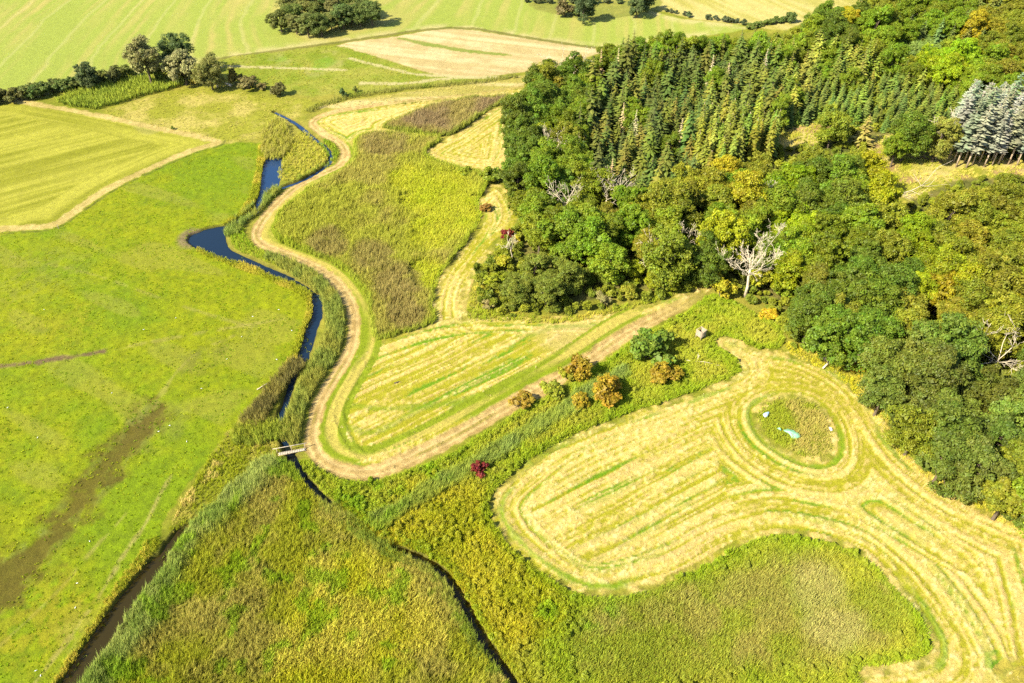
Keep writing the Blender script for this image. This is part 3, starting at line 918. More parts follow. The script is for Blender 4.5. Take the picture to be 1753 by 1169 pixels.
def conifer_crown(seed, H, R, low=0.1, tiers=24, per=10, droop=0.3, power=0.85, width=0.17, ragged=0.15, sparse=0.0):
    rng = np.random.default_rng(seed)
    Vs, var, hue = [], [], []
    for i in range(tiers):
        f = (i + 0.5) / tiers
        z0 = H * (low + (1 - low) * f ** 0.95)
        r = R * ((1 - f) ** power) + 0.16
        k = max(5, int(per * (0.55 + 0.45 * (1 - f))))
        a0 = rng.uniform(0, 6.28)
        for j in range(k):
            if rng.uniform() < sparse:
                continue
            a = a0 + 6.283 * j / k + rng.normal() * 0.2
            ln = r * rng.uniform(1 - 2 * ragged, 1 + ragged)
            dz = droop * ln * rng.uniform(0.6, 1.3)
            di = np.array([math.cos(a), math.sin(a), 0])
            sd_ = np.array([-math.sin(a), math.cos(a), 0])
            zz = z0 + rng.normal() * 0.12
            w_ = (width * ln + 0.16) * rng.uniform(0.8, 1.25)
            p0 = np.array([0, 0, zz + 0.1 * ln])
            p1 = di * ln * 0.55 + np.array([0, 0, zz - dz * 0.45])
            p2 = di * ln + np.array([0, 0, zz - dz * 0.75])
            l1, r1 = p1 + sd_ * w_ - np.array([0, 0, 0.35 * w_]), p1 - sd_ * w_ - np.array([0, 0, 0.35 * w_])
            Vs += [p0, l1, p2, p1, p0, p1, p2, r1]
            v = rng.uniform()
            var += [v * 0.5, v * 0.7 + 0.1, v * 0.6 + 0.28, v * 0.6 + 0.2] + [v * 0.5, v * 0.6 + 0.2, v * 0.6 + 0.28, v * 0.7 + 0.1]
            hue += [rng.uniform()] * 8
    V = np.array(Vs)
    # leading shoot
    F = np.arange(len(V)).reshape(-1, 4)
    return V, F, {'leafvar': np.array(var), 'hue': np.array(hue)}

def straight_trunk(name, H, r):
    V, F = tube(np.array([[0, 0, -0.4], [0, 0, H * 0.3], [0, 0, H * 0.65], [0, 0, H * 1.01]]), [r * 1.2, r, r * 0.6, 0.03], 6)
    return make_mesh(name, V, F, None, True)

# prototypes (mesh data shared by all copies)
BROAD = []
for k in range(9):
    R = (4.6, 5.2, 4.2, 5.0, 4.4, 5.6, 4.0, 4.8, 5.0)[k]
    H = (13.0, 14.0, 12.0, 13.5, 14.5, 13.0, 12.0, 15.0, 12.5)[k]
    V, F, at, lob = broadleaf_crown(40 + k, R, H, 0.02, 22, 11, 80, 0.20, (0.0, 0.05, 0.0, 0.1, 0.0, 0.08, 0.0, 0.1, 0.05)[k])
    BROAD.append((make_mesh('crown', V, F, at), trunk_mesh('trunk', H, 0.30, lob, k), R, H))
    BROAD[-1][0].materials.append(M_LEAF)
    BROAD[-1][1].materials.append(M_BARK)
SPRUCE = []
for k in range(6):
    H = (10.0, 12.5, 11.0, 9.0, 12.0, 13.0)[k]
    R = (2.3, 2.4, 2.6, 2.2, 2.1, 2.5)[k]
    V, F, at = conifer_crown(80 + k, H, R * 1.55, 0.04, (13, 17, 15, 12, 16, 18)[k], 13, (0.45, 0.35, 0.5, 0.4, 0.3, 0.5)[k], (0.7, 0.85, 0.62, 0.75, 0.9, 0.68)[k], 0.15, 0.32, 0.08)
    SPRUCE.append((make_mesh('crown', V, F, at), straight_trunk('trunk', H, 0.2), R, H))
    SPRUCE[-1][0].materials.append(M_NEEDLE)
    SPRUCE[-1][1].materials.append(M_BARK)
YOUNG = []
for k in range(4):
    H = (6.2, 6.8, 5.8, 7.2)[k]
    V, F, at = conifer_crown(90 + k, H, 2.1, 0.03, 18, 10, 0.25, 0.9, 0.2)
    YOUNG.append((make_mesh('crown', V, F, at), straight_trunk('trunk', H, 0.14), 1.9, H))
    YOUNG[-1][0].materials.append(M_NEEDLE)
    YOUNG[-1][1].materials.append(M_BARK)
SILVER = []
for k in range(4):
    H = (16.0, 17.0, 15.5, 16.5)[k]
    V, F, at = conifer_crown(100 + k, H, 2.4, 0.30, 22, 12, 0.0, 0.36, 0.17, 0.38, 0.08)
    SILVER.append((make_mesh('crown', V, F, at), straight_trunk('trunk', H, 0.2), 2.4, H))
    SILVER[-1][0].materials.append(M_NEEDLE)
    SILVER[-1][1].materials.append(M_PALEBARK)
CYPR = []
for k in range(4):
    H = (13.0, 12.0, 14.0, 12.5)[k]
    V, F, at = conifer_crown(110 + k, H, 2.1, 0.22, 22, 9, 0.75, 0.5, 0.2, 0.2)
    CYPR.append((make_mesh('crown', V, F, at), straight_trunk('trunk', H, 0.2), 2.0, H))
    CYPR[-1][0].materials.append(M_NEEDLE)
    CYPR[-1][1].materials.append(M_PALEBARK)
DEADCON = []
for k in range(2):
    V, F, at = conifer_crown(120 + k, 13.0, 1.8, 0.1, 22, 8, 0.35, 0.8, 0.10, 0.25, 0.15)
    DEADCON.append((make_mesh('crown', V, F, at), straight_trunk('trunk', 13.0, 0.16), 1.8, 13.0))
    DEADCON[-1][0].materials.append(M_NEEDLE)
    DEADCON[-1][1].materials.append(M_PALEBARK)
SHRUB = []
for k in range(5):
    V, F, at, lob = broadleaf_crown(140 + k, 1.6, 2.6, 0.0, 9, 9, 34, 0.13, 0.05)
    parts = []
    for L_ in lob[:5]:
        parts.append(tube(np.array([[0, 0, -0.3], L_ * np.array([0.3, 0.3, 0.5]), L_]), [0.06, 0.045, 0.02], 5))
    SHRUB.append((make_mesh('crown', V, F, at), make_mesh('stems', *merge(parts)), 1.6, 2.6))
    SHRUB[-1][0].materials.append(M_LEAF)
    SHRUB[-1][1].materials.append(M_BARK)

TREE_GAIN, TUFT_GAIN = 1.8, 1.52
def plant(name, proto, x, y, scale, color, label, cat, group=None, rz=None, sz=1.0, stem='trunk', tilt=0.0):
    me_c, me_t, R, H = proto
    e = bpy.data.objects.new(name, None)
    COL.objects.link(e)
    e.empty_display_size = 0.5
    e.location = (x, y, float(hill(x, y)))
    e.rotation_euler = (random.uniform(-tilt, tilt), random.uniform(-tilt, tilt), random.uniform(0, 6.28) if rz is None else rz)
    e.scale = (scale, scale, scale * sz)
    tag(e, label, cat, group)
    c_ = bpy.data.objects.new('crown', me_c)
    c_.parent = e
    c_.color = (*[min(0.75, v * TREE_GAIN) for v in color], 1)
    COL.objects.link(c_)
    t_ = bpy.data.objects.new(stem, me_t)
    t_.parent = e
    COL.objects.link(t_)
    return e

def by_crown(px, py, h):
    """foot of a plant whose crown centre, h metres up, is seen at a photo point"""
    return G(px, py, h)

def jit(c, a=0.15):
    k = 1 + random.uniform(-a, a)
    return tuple(max(0.002, v * k * (1 + random.uniform(-a, a) * 0.5)) for v in c)

# ------------------------------------------------------------------ the wood
ZW = [(885, 190), (905, 150), (935, 122), (965, 112), (1010, 118), (1000, 190), (982, 250), (975, 320), (930, 350), (920, 385), (895, 345), (878, 280)]
ZTOP = [(955, 118), (1060, 82), (1130, 76), (1280, 66), (1300, 84), (1100, 98), (1010, 122)]
C1 = [(1005, 140), (1030, 108), (1100, 92), (1290, 80), (1330, 100), (1340, 190), (1300, 215), (1235, 225), (1170, 222), (1200, 285), (1180, 320), (1130, 330), (1045, 335), (985, 300), (985, 250), (1002, 190)]
C2 = [(1172, 225), (1230, 208), (1329, 198), (1326, 240), (1262, 262), (1215, 285)]
C3 = [(1335, 200), (1405, 132), (1595, 132), (1668, 168), (1632, 200), (1530, 205), (1424, 188), (1360, 195)]
CM = [(1290, 78), (1360, 68), (1500, 82), (1560, 105), (1590, 130), (1405, 130), (1335, 195), (1335, 110)]
C4 = [(1640, 196), (1650, 172), (1690, 162), (1790, 160), (1790, 230), (1650, 232)]
ZUR = [(1560, 105), (1640, 80), (1790, 50), (1790, 158), (1690, 158), (1600, 128)]
ZTR1 = [(1500, 12), (1560, -25), (1820, -45), (1810, 48), (1650, 58), (1540, 48)]
ZTR2 = [(1365, 58), (1410, 22), (1470, 16), (1545, 55), (1510, 80), (1400, 74)]
YP = [(1535, 58), (1650, 60), (1640, 80), (1560, 104), (1515, 84)]
ZB = [(912, 372), (940, 352), (985, 315), (1060, 345), (1140, 342), (1215, 305), (1260, 312), (1290, 300), (1330, 285), (1400, 280), (1480, 290), (1500, 320), (1505, 388), (1560, 398), (1615, 366), (1665, 348), (1790, 342), (1830, 905), (1770, 870), (1700, 830), (1640, 795), (1570, 765), (1555, 715), (1520, 685), (1500, 635), (1440, 585), (1370, 560), (1352, 520), (1345, 470), (1318, 430), (1290, 400), (1240, 430), (1195, 450), (1140, 462), (1080, 462), (1015, 440), (1000, 420), (945, 412), (922, 405)]

GREEN, DARK, YEL, OLIVE, GOLD, GREY, LIME = (0.088, 0.122, 0.006), (0.060, 0.088, 0.007), (0.145, 0.162, 0.005), (0.106, 0.114, 0.008), (0.16, 0.135, 0.006), (0.068, 0.090, 0.011), (0.112, 0.152, 0.004)
CTRL = [(900, 160, 60, DARK), (900, 250, 50, DARK), (960, 240, 40, GREEN), (890, 320, 40, DARK), (940, 330, 50, GREEN), (1000, 380, 50, GREEN), (1090, 400, 50, GREEN), (1110, 360, 40, OLIVE),
        (1180, 350, 50, OLIVE), (1200, 310, 40, OLIVE), (1250, 400, 40, GREEN), (1160, 430, 40, DARK), (1300, 330, 50, GREEN), (1360, 290, 50, LIME), (1340, 390, 40, LIME), (1410, 330, 40, DARK), (1460, 300, 40, GREEN),
        (1300, 280, 30, OLIVE), (1250, 330, 30, GOLD), (1390, 370, 22, GOLD), (1380, 470, 50, GREEN), (1420, 520, 60, DARK), (1480, 440, 60, GREEN), (1380, 570, 40, DARK), (1500, 500, 60, DARK),
        (1570, 430, 50, LIME), (1640, 450, 50, YEL), (1600, 500, 40, YEL), (1560, 570, 50, OLIVE), (1530, 350, 40, YEL), (1620, 360, 60, OLIVE), (1720, 340, 60, OLIVE), (1720, 430, 60, OLIVE), (1690, 520, 60, OLIVE), (1630, 510, 24, GOLD),
        (1740, 560, 60, OLIVE), (1560, 640, 60, GREY), (1650, 680, 60, GREY), (1740, 650, 60, GREY), (1600, 760, 60, GREY), (1700, 780, 60, GREY), (1690, 800, 16, YEL), (1690, 640, 24, LIME), (1740, 830, 40, OLIVE),
        (1740, 120, 60, OLIVE), (1680, 100, 30, GOLD), (1640, 110, 40, LIME), (1740, 70, 50, OLIVE), (1700, 140, 40, GREEN), (1440, 40, 30, DARK), (1450, 30, 20, GOLD), (1500, 55, 40, GREEN), (1000, 115, 16, GOLD), (1030, 95, 40, GREEN), (1130, 78, 60, GREEN), (1250, 68, 40, GREEN)]

def crown_color(px, py):
    best, tot = None, 0
    ws = []
    for (cx_, cy_, r_, col) in CTRL:
        d_ = math.hypot(px - cx_, (py - cy_)) / r_
        ws.append((math.exp(-d_ * d_ * 1.2), col))
    tot = sum(a for a, _ in ws) + 1e-6
    u = random.random() * tot
    s_acc = 0
    for a, col in ws:
        s_acc += a
        if u <= s_acc:
            base_ = col
            break
    else:
        base_ = GREEN
    if tot < 0.05:
        base_ = GREEN
    r_ = random.random()
    if r_ < 0.03:
        base_ = YEL
    elif r_ < 0.08:
        base_ = OLIVE
    return jit(base_, 0.2)

def grid_sites(zone, spacing, hc, jitter=0.35, seed=0):
    """random sites at least SPACING apart whose crowns fall in a surveyed zone"""
    z = np.array(zone, float)
    gx, gy = ground(z[:, 0], z[:, 1], hc)
    r = np.random.default_rng(seed)
    lo, hi = np.array([gx.min(), gy.min()]) - spacing, np.array([gx.max(), gy.max()]) + spacing
    n_ = int(14 * (hi - lo).prod() / spacing ** 2)
    Q = lo + r.uniform(size=(n_, 2)) * (hi - lo)
    px, py = to_px(Q[:, 0], Q[:, 1], hill(Q[:, 0], Q[:, 1]) + hc)
    k = in_poly(px, py, zone) & (px > -60) & (px < PW + 70) & (py > -45) & (py < PH + 60)
    Q, px, py = Q[k], px[k], py[k]
    cell, keep = {}, []
    s2 = (spacing * 0.74) ** 2
    for i in range(len(Q)):
        cx_, cy_ = int(Q[i, 0] // spacing), int(Q[i, 1] // spacing)
        ok = True
        for ddx in (-1, 0, 1):
            for ddy in (-1, 0, 1):
                for j in cell.get((cx_ + ddx, cy_ + ddy), ()):
                    if (Q[i, 0] - Q[j, 0]) ** 2 + (Q[i, 1] - Q[j, 1]) ** 2 < s2:
                        ok = False
        if ok:
            cell.setdefault((cx_, cy_), []).append(i)
            keep.append(i)
    return Q[keep], px[keep], py[keep]

COLNAME = [(GREEN, 'mid green'), (DARK, 'dark green'), (YEL, 'yellow-green'), (OLIVE, 'olive'), (GOLD, 'golden'), (GREY, 'grey-green'), (LIME, 'bright green')]
def colour_word(c_):
    def key(k):
        a = np.array(k) / np.linalg.norm(k)
        b = np.array(c_) / np.linalg.norm(c_)
        return np.linalg.norm(a - b) + 0.6 * abs(math.log(sum(k) / sum(c_)))
    return min(COLNAME, key=lambda kc: key(kc[0]))[1]

KEEP_OUT = []   # (x, y, r) of specially placed trees
def special(name, proto, px, py, scale, color, label, cat, group=None, hc=None, sz=1.0, stem='trunk', keep=True):
    h = proto[3] * scale * sz * 0.55 if hc is None else hc
    x, y = by_crown(px, py, h)
    if keep:
        KEEP_OUT.append((x, y, proto[2] * scale * 0.8))
    return plant(name, proto, x, y, scale, color, label, cat, group, None, sz, stem)

# room round the bare dead trees and their sight lines
for (qx, qy, r_) in ((866, 410, 5.0), (832, 360, 4.0), (1275, 508, 5.5), (968, 388, 4.2), (1035, 372, 4.2), (1058, 358, 3.6), (955, 152, 4), (982, 150, 4), (945, 290, 4), (1206, 448, 3), (1124, 470, 3), (1165, 455, 3.5), (1690, 655, 4.5), (1295, 372, 3)):
    kx, ky = G(qx, qy)
    KEEP_OUT.append((kx, ky, r_))
    KEEP_OUT.append((kx * 0.965, ky - 5.0, r_ * 0.8))
# single trees that stand out
special('broadleaf_tree', BROAD[1], 1428, 212, 1.0, (0.11, 0.135, 0.010), 'round olive-green tree standing alone in front of the young spruces', 'tree')
special('larch_tree', SPRUCE[1], 1483, 220, 0.95, (0.16, 0.135, 0.035), 'brownish pointed larch between the round olive tree and clearing', 'tree', sz=0.85)
special('broadleaf_tree', BROAD[3], 1558, 228, 1.15, DARK, 'broad dark green tree on the upper edge of the clearing', 'tree')
special('broadleaf_tree', BROAD[4], 1536, 250, 0.8, GREEN, 'smaller green tree at the foot of the broad dark clearing tree', 'tree')
special('birch_tree', BROAD[7], 1612, 232, 1.0, (0.13, 0.135, 0.02), 'olive birch with pale stems beside the silver fir stand', 'tree')
special('broadleaf_tree', BROAD[3], 1086, 462, 0.50, (0.150, 0.170, 0.005), 'brilliant yellow-green tree at the wood edge above the track', 'tree')
special('broadleaf_tree', BROAD[7], 1118, 476, 0.42, (0.155, 0.168, 0.005), 'lower yellow-green tree right of the brilliant one at the wood edge', 'tree')
special('broadleaf_tree', BROAD[5], 1150, 482, 0.36, (0.135, 0.15, 0.006), 'smallest yellow-green tree nearest the track at the wood edge', 'tree')
special('broadleaf_tree', BROAD[2], 1122, 425, 0.58, (0.14, 0.165, 0.006), 'yellow-green tree with bare grey twigs behind the brilliant one', 'tree')
for k, (qx, qy, sc_, lab) in enumerate([(885, 492, 0.82, 'dark glossy rounded tree at the left end of the hazel thicket'), (935, 500, 0.86, 'dark glossy rounded tree at the front of the hazel thicket'), (975, 470, 0.9, 'large dark glossy tree at the right end of the hazel thicket'), (915, 455, 0.85, 'dark glossy tree at the back of the hazel thicket')]):
    special('broadleaf_tree', BROAD[(k * 2 + 1) % 9], qx, qy, sc_, (0.088, 0.105, 0.012), lab, 'tree', None, None, 0.72)

n_tree = {'broadleaf': 0}
def blocked(x, y):
    return any((x - a) ** 2 + (y - b) ** 2 < r * r for a, b, r in KEEP_OUT)

LAND = [(1000, 400, 'behind the hazel thicket'), (1110, 400, 'behind the brilliant yellow-green tree'), (1230, 380, 'left behind the tall bleached dead tree'), (1330, 400, 'right behind the tall bleached dead tree'),
        (1200, 320, 'below the cypress block'), (1330, 300, 'below the shaded glade'), (1450, 320, 'below the round olive tree'), (1400, 500, 'at the wood corner beside the dead tree'), (1500, 430, 'in the middle of the lower wood'),
        (1450, 580, 'just above the fallen trunk'), (1580, 500, 'in the yellowish middle of the lower wood'), (1560, 390, 'below the open clearing'), (1700, 380, 'below the silver firs at the right'), (1710, 500, 'at the right middle of the wood'),
        (1580, 640, 'along the upper edge of the right mown field'), (1690, 620, 'around the bleached bare crown'), (1620, 760, 'at the front of the lower right wood'), (1730, 760, 'in the lower right corner of the wood'),
        (900, 330, 'above the narrow mown strip'), (890, 250, 'beside the upper mown meadow'), (920, 150, 'at the far left corner of the wood'), (970, 250, 'between the spruces and upper meadow'), (960, 370, 'in front of the tall spruces')]
def size_word(s):
    return 'large' if s > 1.13 else ('small' if s < 0.97 else 'mid-sized')
def plant_broad(zone, spacing, where, group, smin=0.75, smax=1.12, seed=0, sz=1.0, hc=7.0, name='broadleaf_tree'):
    P, px, py = grid_sites(zone, spacing, hc, 0.33, seed)
    for (x, y), a, b in zip(P, px, py):
        if blocked(x, y):
            continue
        c_ = crown_color(a, b)
        cw = colour_word(c_)
        s_t = random.uniform(smin, smax)
        wh, gp = where, group
        if name == 'broadleaf_tree':
            wh = min(LAND, key=lambda l: (l[0] - a) ** 2 + (l[1] - b) ** 2)[2]
            gp = wh
        else:
            wh = where + ', ' + ('left' if a < np.quantile(px, 0.33) else ('right' if a > np.quantile(px, 0.67) else 'middle')) + ' part'
            gp = group + wh[len(where):]
        sw = size_word(s_t)
        plant(name, random.choice(BROAD), float(x), float(y), s_t, c_, '%s %s broadleaf tree %s' % (sw, cw, wh), 'tree', '%s %s trees %s' % (sw, cw, gp), None, sz * random.uniform(0.88, 1.12), 'trunk', 0.05)

plant_broad(ZW, 6.6, 'on the western edge of the wood', 'on the western edge of the wood', 0.9, 1.15, 1)
plant_broad(ZTOP, 6.2, 'on the far rim of the wood', 'on the far rim of the wood', 0.65, 0.95, 2, name='forest_tree')
plant_broad(ZB, 6.8, 'in the lower wood below the spruce stand', 'in the lower wood', 0.88, 1.28, 3)
plant_broad(ZUR, 7.0, 'above the silver firs', 'above the silver firs', 0.8, 1.1, 4, name='forest_tree')
plant_broad(ZTR2, 7.0, 'on the wood corner near the upper fields', 'on the wood corner', 0.8, 1.05, 5, name='forest_tree')

def plant_conifer(zone, spacing, protos, pal, name, label, group, smin, smax, seed, hc, limit=300, mass=None, dead=0.0, jitter=0.33):
    P, px, py = grid_sites(zone, spacing, hc, jitter, seed)
    k = [i for i in range(len(P)) if not blocked(*P[i])]
    P, px, py = P[k], px[k], py[k]
    o = np.argsort(-py)
    P, px, py = P[o], px[o], py[o]
    q1, q2 = np.quantile(py, (0.33, 0.67))
    m1, m2 = np.quantile(px, (0.33, 0.67))
    for i, (x, y) in enumerate(P[:limit]):
        row = 'front' if py[i] > q2 else ('back' if py[i] < q1 else 'middle')
        side = 'left' if px[i] < m1 else ('right' if px[i] > m2 else 'centre')
        tail = ', %s %s of it' % (side, row)
        if random.random() < dead:
            c_ = jit(random.choice([(0.27, 0.20, 0.10), (0.27, 0.22, 0.12), (0.23, 0.20, 0.12)]), 0.15)
            plant('dead_spruce', random.choice(DEADCON), float(x), float(y), random.uniform(0.85, 1.05), c_, 'dead brown thin-needled spruce in the tall stand' + tail, 'tree', 'dead spruces in the tall stand' + tail)
            continue
        plant(name, random.choice(protos), float(x), float(y), random.uniform(smin, smax) * (0.72 + 0.56 * float(fbm(np.array([x]), np.array([y]), 16.0, 2, 5)[0])), jit(random.choice(pal), 0.22), label + tail, 'tree', group + tail, None, random.uniform(0.88, 1.15), 'trunk', 0.03)
    return P[limit:]

SPR = [(0.054, 0.070, 0.011), (0.068, 0.078, 0.012), (0.043, 0.063, 0.012), (0.088, 0.088, 0.014), (0.050, 0.070, 0.016)]
plant_broad(C1, 27.0, 'standing among the tall spruces', 'among the tall spruces', 0.75, 1.0, 8, name='forest_tree')
rest1 = plant_conifer(C1, 4.7, SPRUCE, SPR, 'spruce_tree', 'dark pointed spruce in the tall stand on the slope', 'spruces of the tall stand', 0.62, 1.2, 21, 6.5, 295, dead=0.05)
plant_conifer(C2, 3.5, CYPR, [(0.080, 0.095, 0.010), (0.094, 0.097, 0.010), (0.066, 0.088, 0.010), (0.088, 0.104, 0.014)], 'cypress_tree', 'yellow-green drooping cypress in the bright block beside the dark stand', 'cypresses of the bright block', 0.85, 1.1, 22, 7.5)
plant_conifer(C3, 3.3, YOUNG, [(0.078, 0.105, 0.017), (0.095, 0.118, 0.017), (0.07, 0.10, 0.021)], 'young_spruce', 'young green spruce in the even-aged plantation rows', 'spruces of the young plantation', 0.85, 1.1, 23, 4.0, 290, jitter=0.2)
plant_broad(CM, 11.0, 'in the mixed belt', 'in the mixed belt', 0.7, 1.0, 6, name='forest_tree')
plant_broad(ZTR1, 8.5, 'on the far skyline of the wood', 'on the far skyline', 0.75, 1.05, 7, name='forest_tree')
rest2 = plant_conifer(CM, 4.9, SPRUCE + YOUNG[:1], [(0.075, 0.10, 0.015), (0.095, 0.11, 0.015), (0.12, 0.13, 0.02)], 'fir_tree', 'dark fir in the mixed belt above the young plantation', 'firs of the mixed belt', 0.8, 1.05, 24, 7.0)
plant_conifer(C4, 2.6, SILVER, [(0.140, 0.150, 0.105), (0.13, 0.142, 0.095), (0.155, 0.16, 0.12), (0.105, 0.122, 0.07)], 'silver_fir', 'silvery blue fir with bare pale lower trunk', 'silver firs of the pale stand', 0.8, 1.1, 25, 10.0)
plant_conifer(ZTR1, 6.0, SPRUCE, [(0.065, 0.09, 0.024), (0.08, 0.10, 0.022), (0.105, 0.12, 0.024)], 'fir_tree', 'dark fir on the far skyline of the wood', 'firs on the far skyline', 0.8, 1.05, 26, 7.0)

# ------------------------------------------------------------------ masses of small plants: instanced points
def blades(seed, n_, h, spread, w_, lean, plume=0.0):
    rng = np.random.default_rng(seed)
    V, F, var, hue = [], [], [], []
    for i in range(n_):
        a = rng.uniform(0, 6.28)
        r = spread * math.sqrt(rng.uniform())
        b = np.array([r * math.cos(a), r * math.sin(a), -0.05])
        hh = h * rng.uniform(0.65, 1.15)
        la = rng.uniform(0, 6.28)
        le = lean * hh * rng.uniform(0.2, 1.0)
        tip = b + np.array([le * math.cos(la), le * math.sin(la), hh])
        wa = rng.uniform(0, 6.28)
        wv = np.array([math.cos(wa), math.sin(wa), 0]) * w_ * rng.uniform(0.7, 1.3)
        mid = (b + tip) / 2 - np.array([le * math.cos(la), le * math.sin(la), 0]) * 0.15
        o = len(V)
        V += [b - wv * 0.4, b + wv * 0.4, mid + wv, tip, mid - wv]
        F += [(o, o + 1, o + 2, o + 4), (o + 4, o + 2, o + 3, o + 3)]
        v = rng.uniform()
        var += [0.2 + 0.3 * v, 0.2 + 0.3 * v, 0.3 + 0.6 * v, 0.4 + 0.6 * v, 0.3 + 0.6 * v]
        hue += [rng.uniform()] * 5
    V = np.array(V)
    tri = []
    for f in F:
        if f[2] == f[3]:
            tri.append(f[:3])
        else:
            tri.append((f[0], f[1], f[2]))
            tri.append((f[0], f[2], f[3]))
    return V, np.array(tri), {'leafvar': np.array(var), 'hue': np.array(hue)}

def proto_obj(name, V, F, at, mat):
    me = make_mesh(name, V, F, at)
    me.materials.append(mat)
    return bpy.data.objects.new(name, me)

P_REED = [proto_obj('reed_tuft', *blades(300 + k, 20, 1.9, 0.34, 0.030, 0.30), M_REED) for k in range(5)]
P_GRASS = [proto_obj('grass_tuft', *blades(320 + k, 18, 0.75, 0.30, 0.026, 0.55), M_REED) for k in range(5)]
P_SHORT = [proto_obj('short_tuft', *blades(340 + k, 10, 0.26, 0.26, 0.05, 0.8), M_REED) for k in range(4)]
P_MAIZE = [proto_obj('maize_plant', *blades(360 + k, 12, 2.0, 0.22, 0.075, 0.45), M_REED) for k in range(4)]
P_HAY = [proto_obj('hay_wisp', *blades(370 + k, 9, 0.13, 0.30, 0.05, 2.2), M_REED) for k in range(4)]
P_HERB = []
for k in range(4):
    V, F, at, _l = broadleaf_crown(380 + k, 0.55, 0.9, 0.0, 4, 4, 14, 0.13)
    P_HERB.append(proto_obj('herb_clump', V, F, at, M_REED))

def scatter_group(protos):
    ng = bpy.data.node_groups.new('scatter', 'GeometryNodeTree')
    ng.interface.new_socket('Geometry', in_out='INPUT', socket_type='NodeSocketGeometry')
    ng.interface.new_socket('Geometry', in_out='OUTPUT', socket_type='NodeSocketGeometry')
    gi = ng.nodes.new('NodeGroupInput')
    go = ng.nodes.new('NodeGroupOutput')
    jo = ng.nodes.new('GeometryNodeJoinGeometry')
    for p_ in reversed(protos):
        oi = ng.nodes.new('GeometryNodeObjectInfo')
        oi.inputs['Object'].default_value = p_
        oi.inputs['As Instance'].default_value = True
        ng.links.new(oi.outputs['Geometry'], jo.inputs[0])
    ip = ng.nodes.new('GeometryNodeInstanceOnPoints')
    ip.inputs['Pick Instance'].default_value = True
    ng.links.new(gi.outputs[0], ip.inputs['Points'])
    ng.links.new(jo.outputs[0], ip.inputs['Instance'])
    def na(n_, t_):
        q = ng.nodes.new('GeometryNodeInputNamedAttribute')
        q.data_type = t_
        q.inputs['Name'].default_value = n_
        return q.outputs['Attribute']
    ng.links.new(na('pick', 'INT'), ip.inputs['Instance Index'])
    ng.links.new(na('turn', 'FLOAT_VECTOR'), ip.inputs['Rotation'])
    ng.links.new(na('size', 'FLOAT_VECTOR'), ip.inputs['Scale'])
    ng.links.new(ip.outputs[0], go.inputs[0])
    return ng
_groups = {}

def scatter(name, protos, P, zoff, size, tint, seed=0, label=None, cat=None, tilt=0.1, hvar=0.25, wind=0.0, patchy=0.0):
    rng = np.random.default_rng(seed + 900)
    n_ = len(P)
    if n_ == 0:
        return None
    z = hill(P[:, 0], P[:, 1]) + zoff
    me = bpy.data.meshes.new(name)
    me.vertices.add(n_)
    me.vertices.foreach_set('co', np.column_stack([P, z]).astype(np.float32).ravel())
    a = me.attributes.new('pick', 'INT', 'POINT')
    a.data.foreach_set('value', rng.integers(0, len(protos), n_).astype(np.int32))
    a = me.attributes.new('turn', 'FLOAT_VECTOR', 'POINT')
    tz_ = rng.uniform(0, 6.28, n_)
    lx = wind * (0.35 + 1.3 * (fbm(P[:, 0], P[:, 1], 7.0, 2, seed + 3) - 0.2))
    ly = wind * 1.6 * (fbm(P[:, 0], P[:, 1], 5.0, 2, seed + 4) - 0.35)
    ex_, ey_ = np.cos(tz_) * lx + np.sin(tz_) * ly, -np.sin(tz_) * lx + np.cos(tz_) * ly
    a.data.foreach_set('vector', np.column_stack([rng.normal(0, tilt, n_) - ey_, rng.normal(0, tilt, n_) + ex_, tz_]).astype(np.float32).ravel())
    s0 = np.asarray(size) * rng.uniform(1 - hvar, 1 + hvar, n_) * (1 + patchy * (fbm(P[:, 0], P[:, 1], 3.2, 2, seed + 5) - 0.5))
    a = me.attributes.new('size', 'FLOAT_VECTOR', 'POINT')
    a.data.foreach_set('vector', np.column_stack([s0, s0, s0 * rng.uniform(0.85, 1.15, n_)]).astype(np.float32).ravel())
    a = me.attributes.new('tint', 'FLOAT_COLOR', 'POINT')
    cc = np.ones((n_, 4), np.float32)
    cc[:, :3] = np.clip(TUFT_GAIN * tint * rng.uniform(0.86, 1.14, (n_, 1)), 0.003, 0.8)
    a.data.foreach_set('color', cc.ravel())
    o = link(name, me)
    key = protos[0].name
    if key not in _groups:
        _groups[key] = scatter_group(protos)
    md_ = o.modifiers.new('scatter', 'NODES')
    md_.node_group = _groups[key]
    tag(o, label, cat, None, 'stuff')
    return o

def fill(poly_w, spacing, seed, inset=0.0, keep=None, edge_noise=0.0):
    """jittered points inside a surveyed outline"""
    r = np.random.default_rng(seed)
    x0, y0 = poly_w.min(0)
    x1, y1 = poly_w.max(0)
    xs, ys = np.arange(x0, x1, spacing), np.arange(y0, y1, spacing)
    gx, gy = np.meshgrid(xs, ys)
    gx = gx.ravel() + r.uniform(-0.5, 0.5, gx.size) * spacing
    gy = gy.ravel() + r.uniform(-0.5, 0.5, gy.size) * spacing
    qx, qy = to_px(gx, gy, hill(gx, gy))
    k = (qx > -70) & (qx < PW + 70) & (qy > -30) & (qy < PH + 70)
    gx, gy = gx[k], gy[k]
    s0 = sdf(gx, gy, poly_w, 12.0)
    if edge_noise:
        s0 = s0 + edge_noise * (fbm(gx, gy, 3.0, 2, seed) - 0.5)
    k = s0 > inset
    return np.stack([gx[k], gy[k]], 1), s0[k]

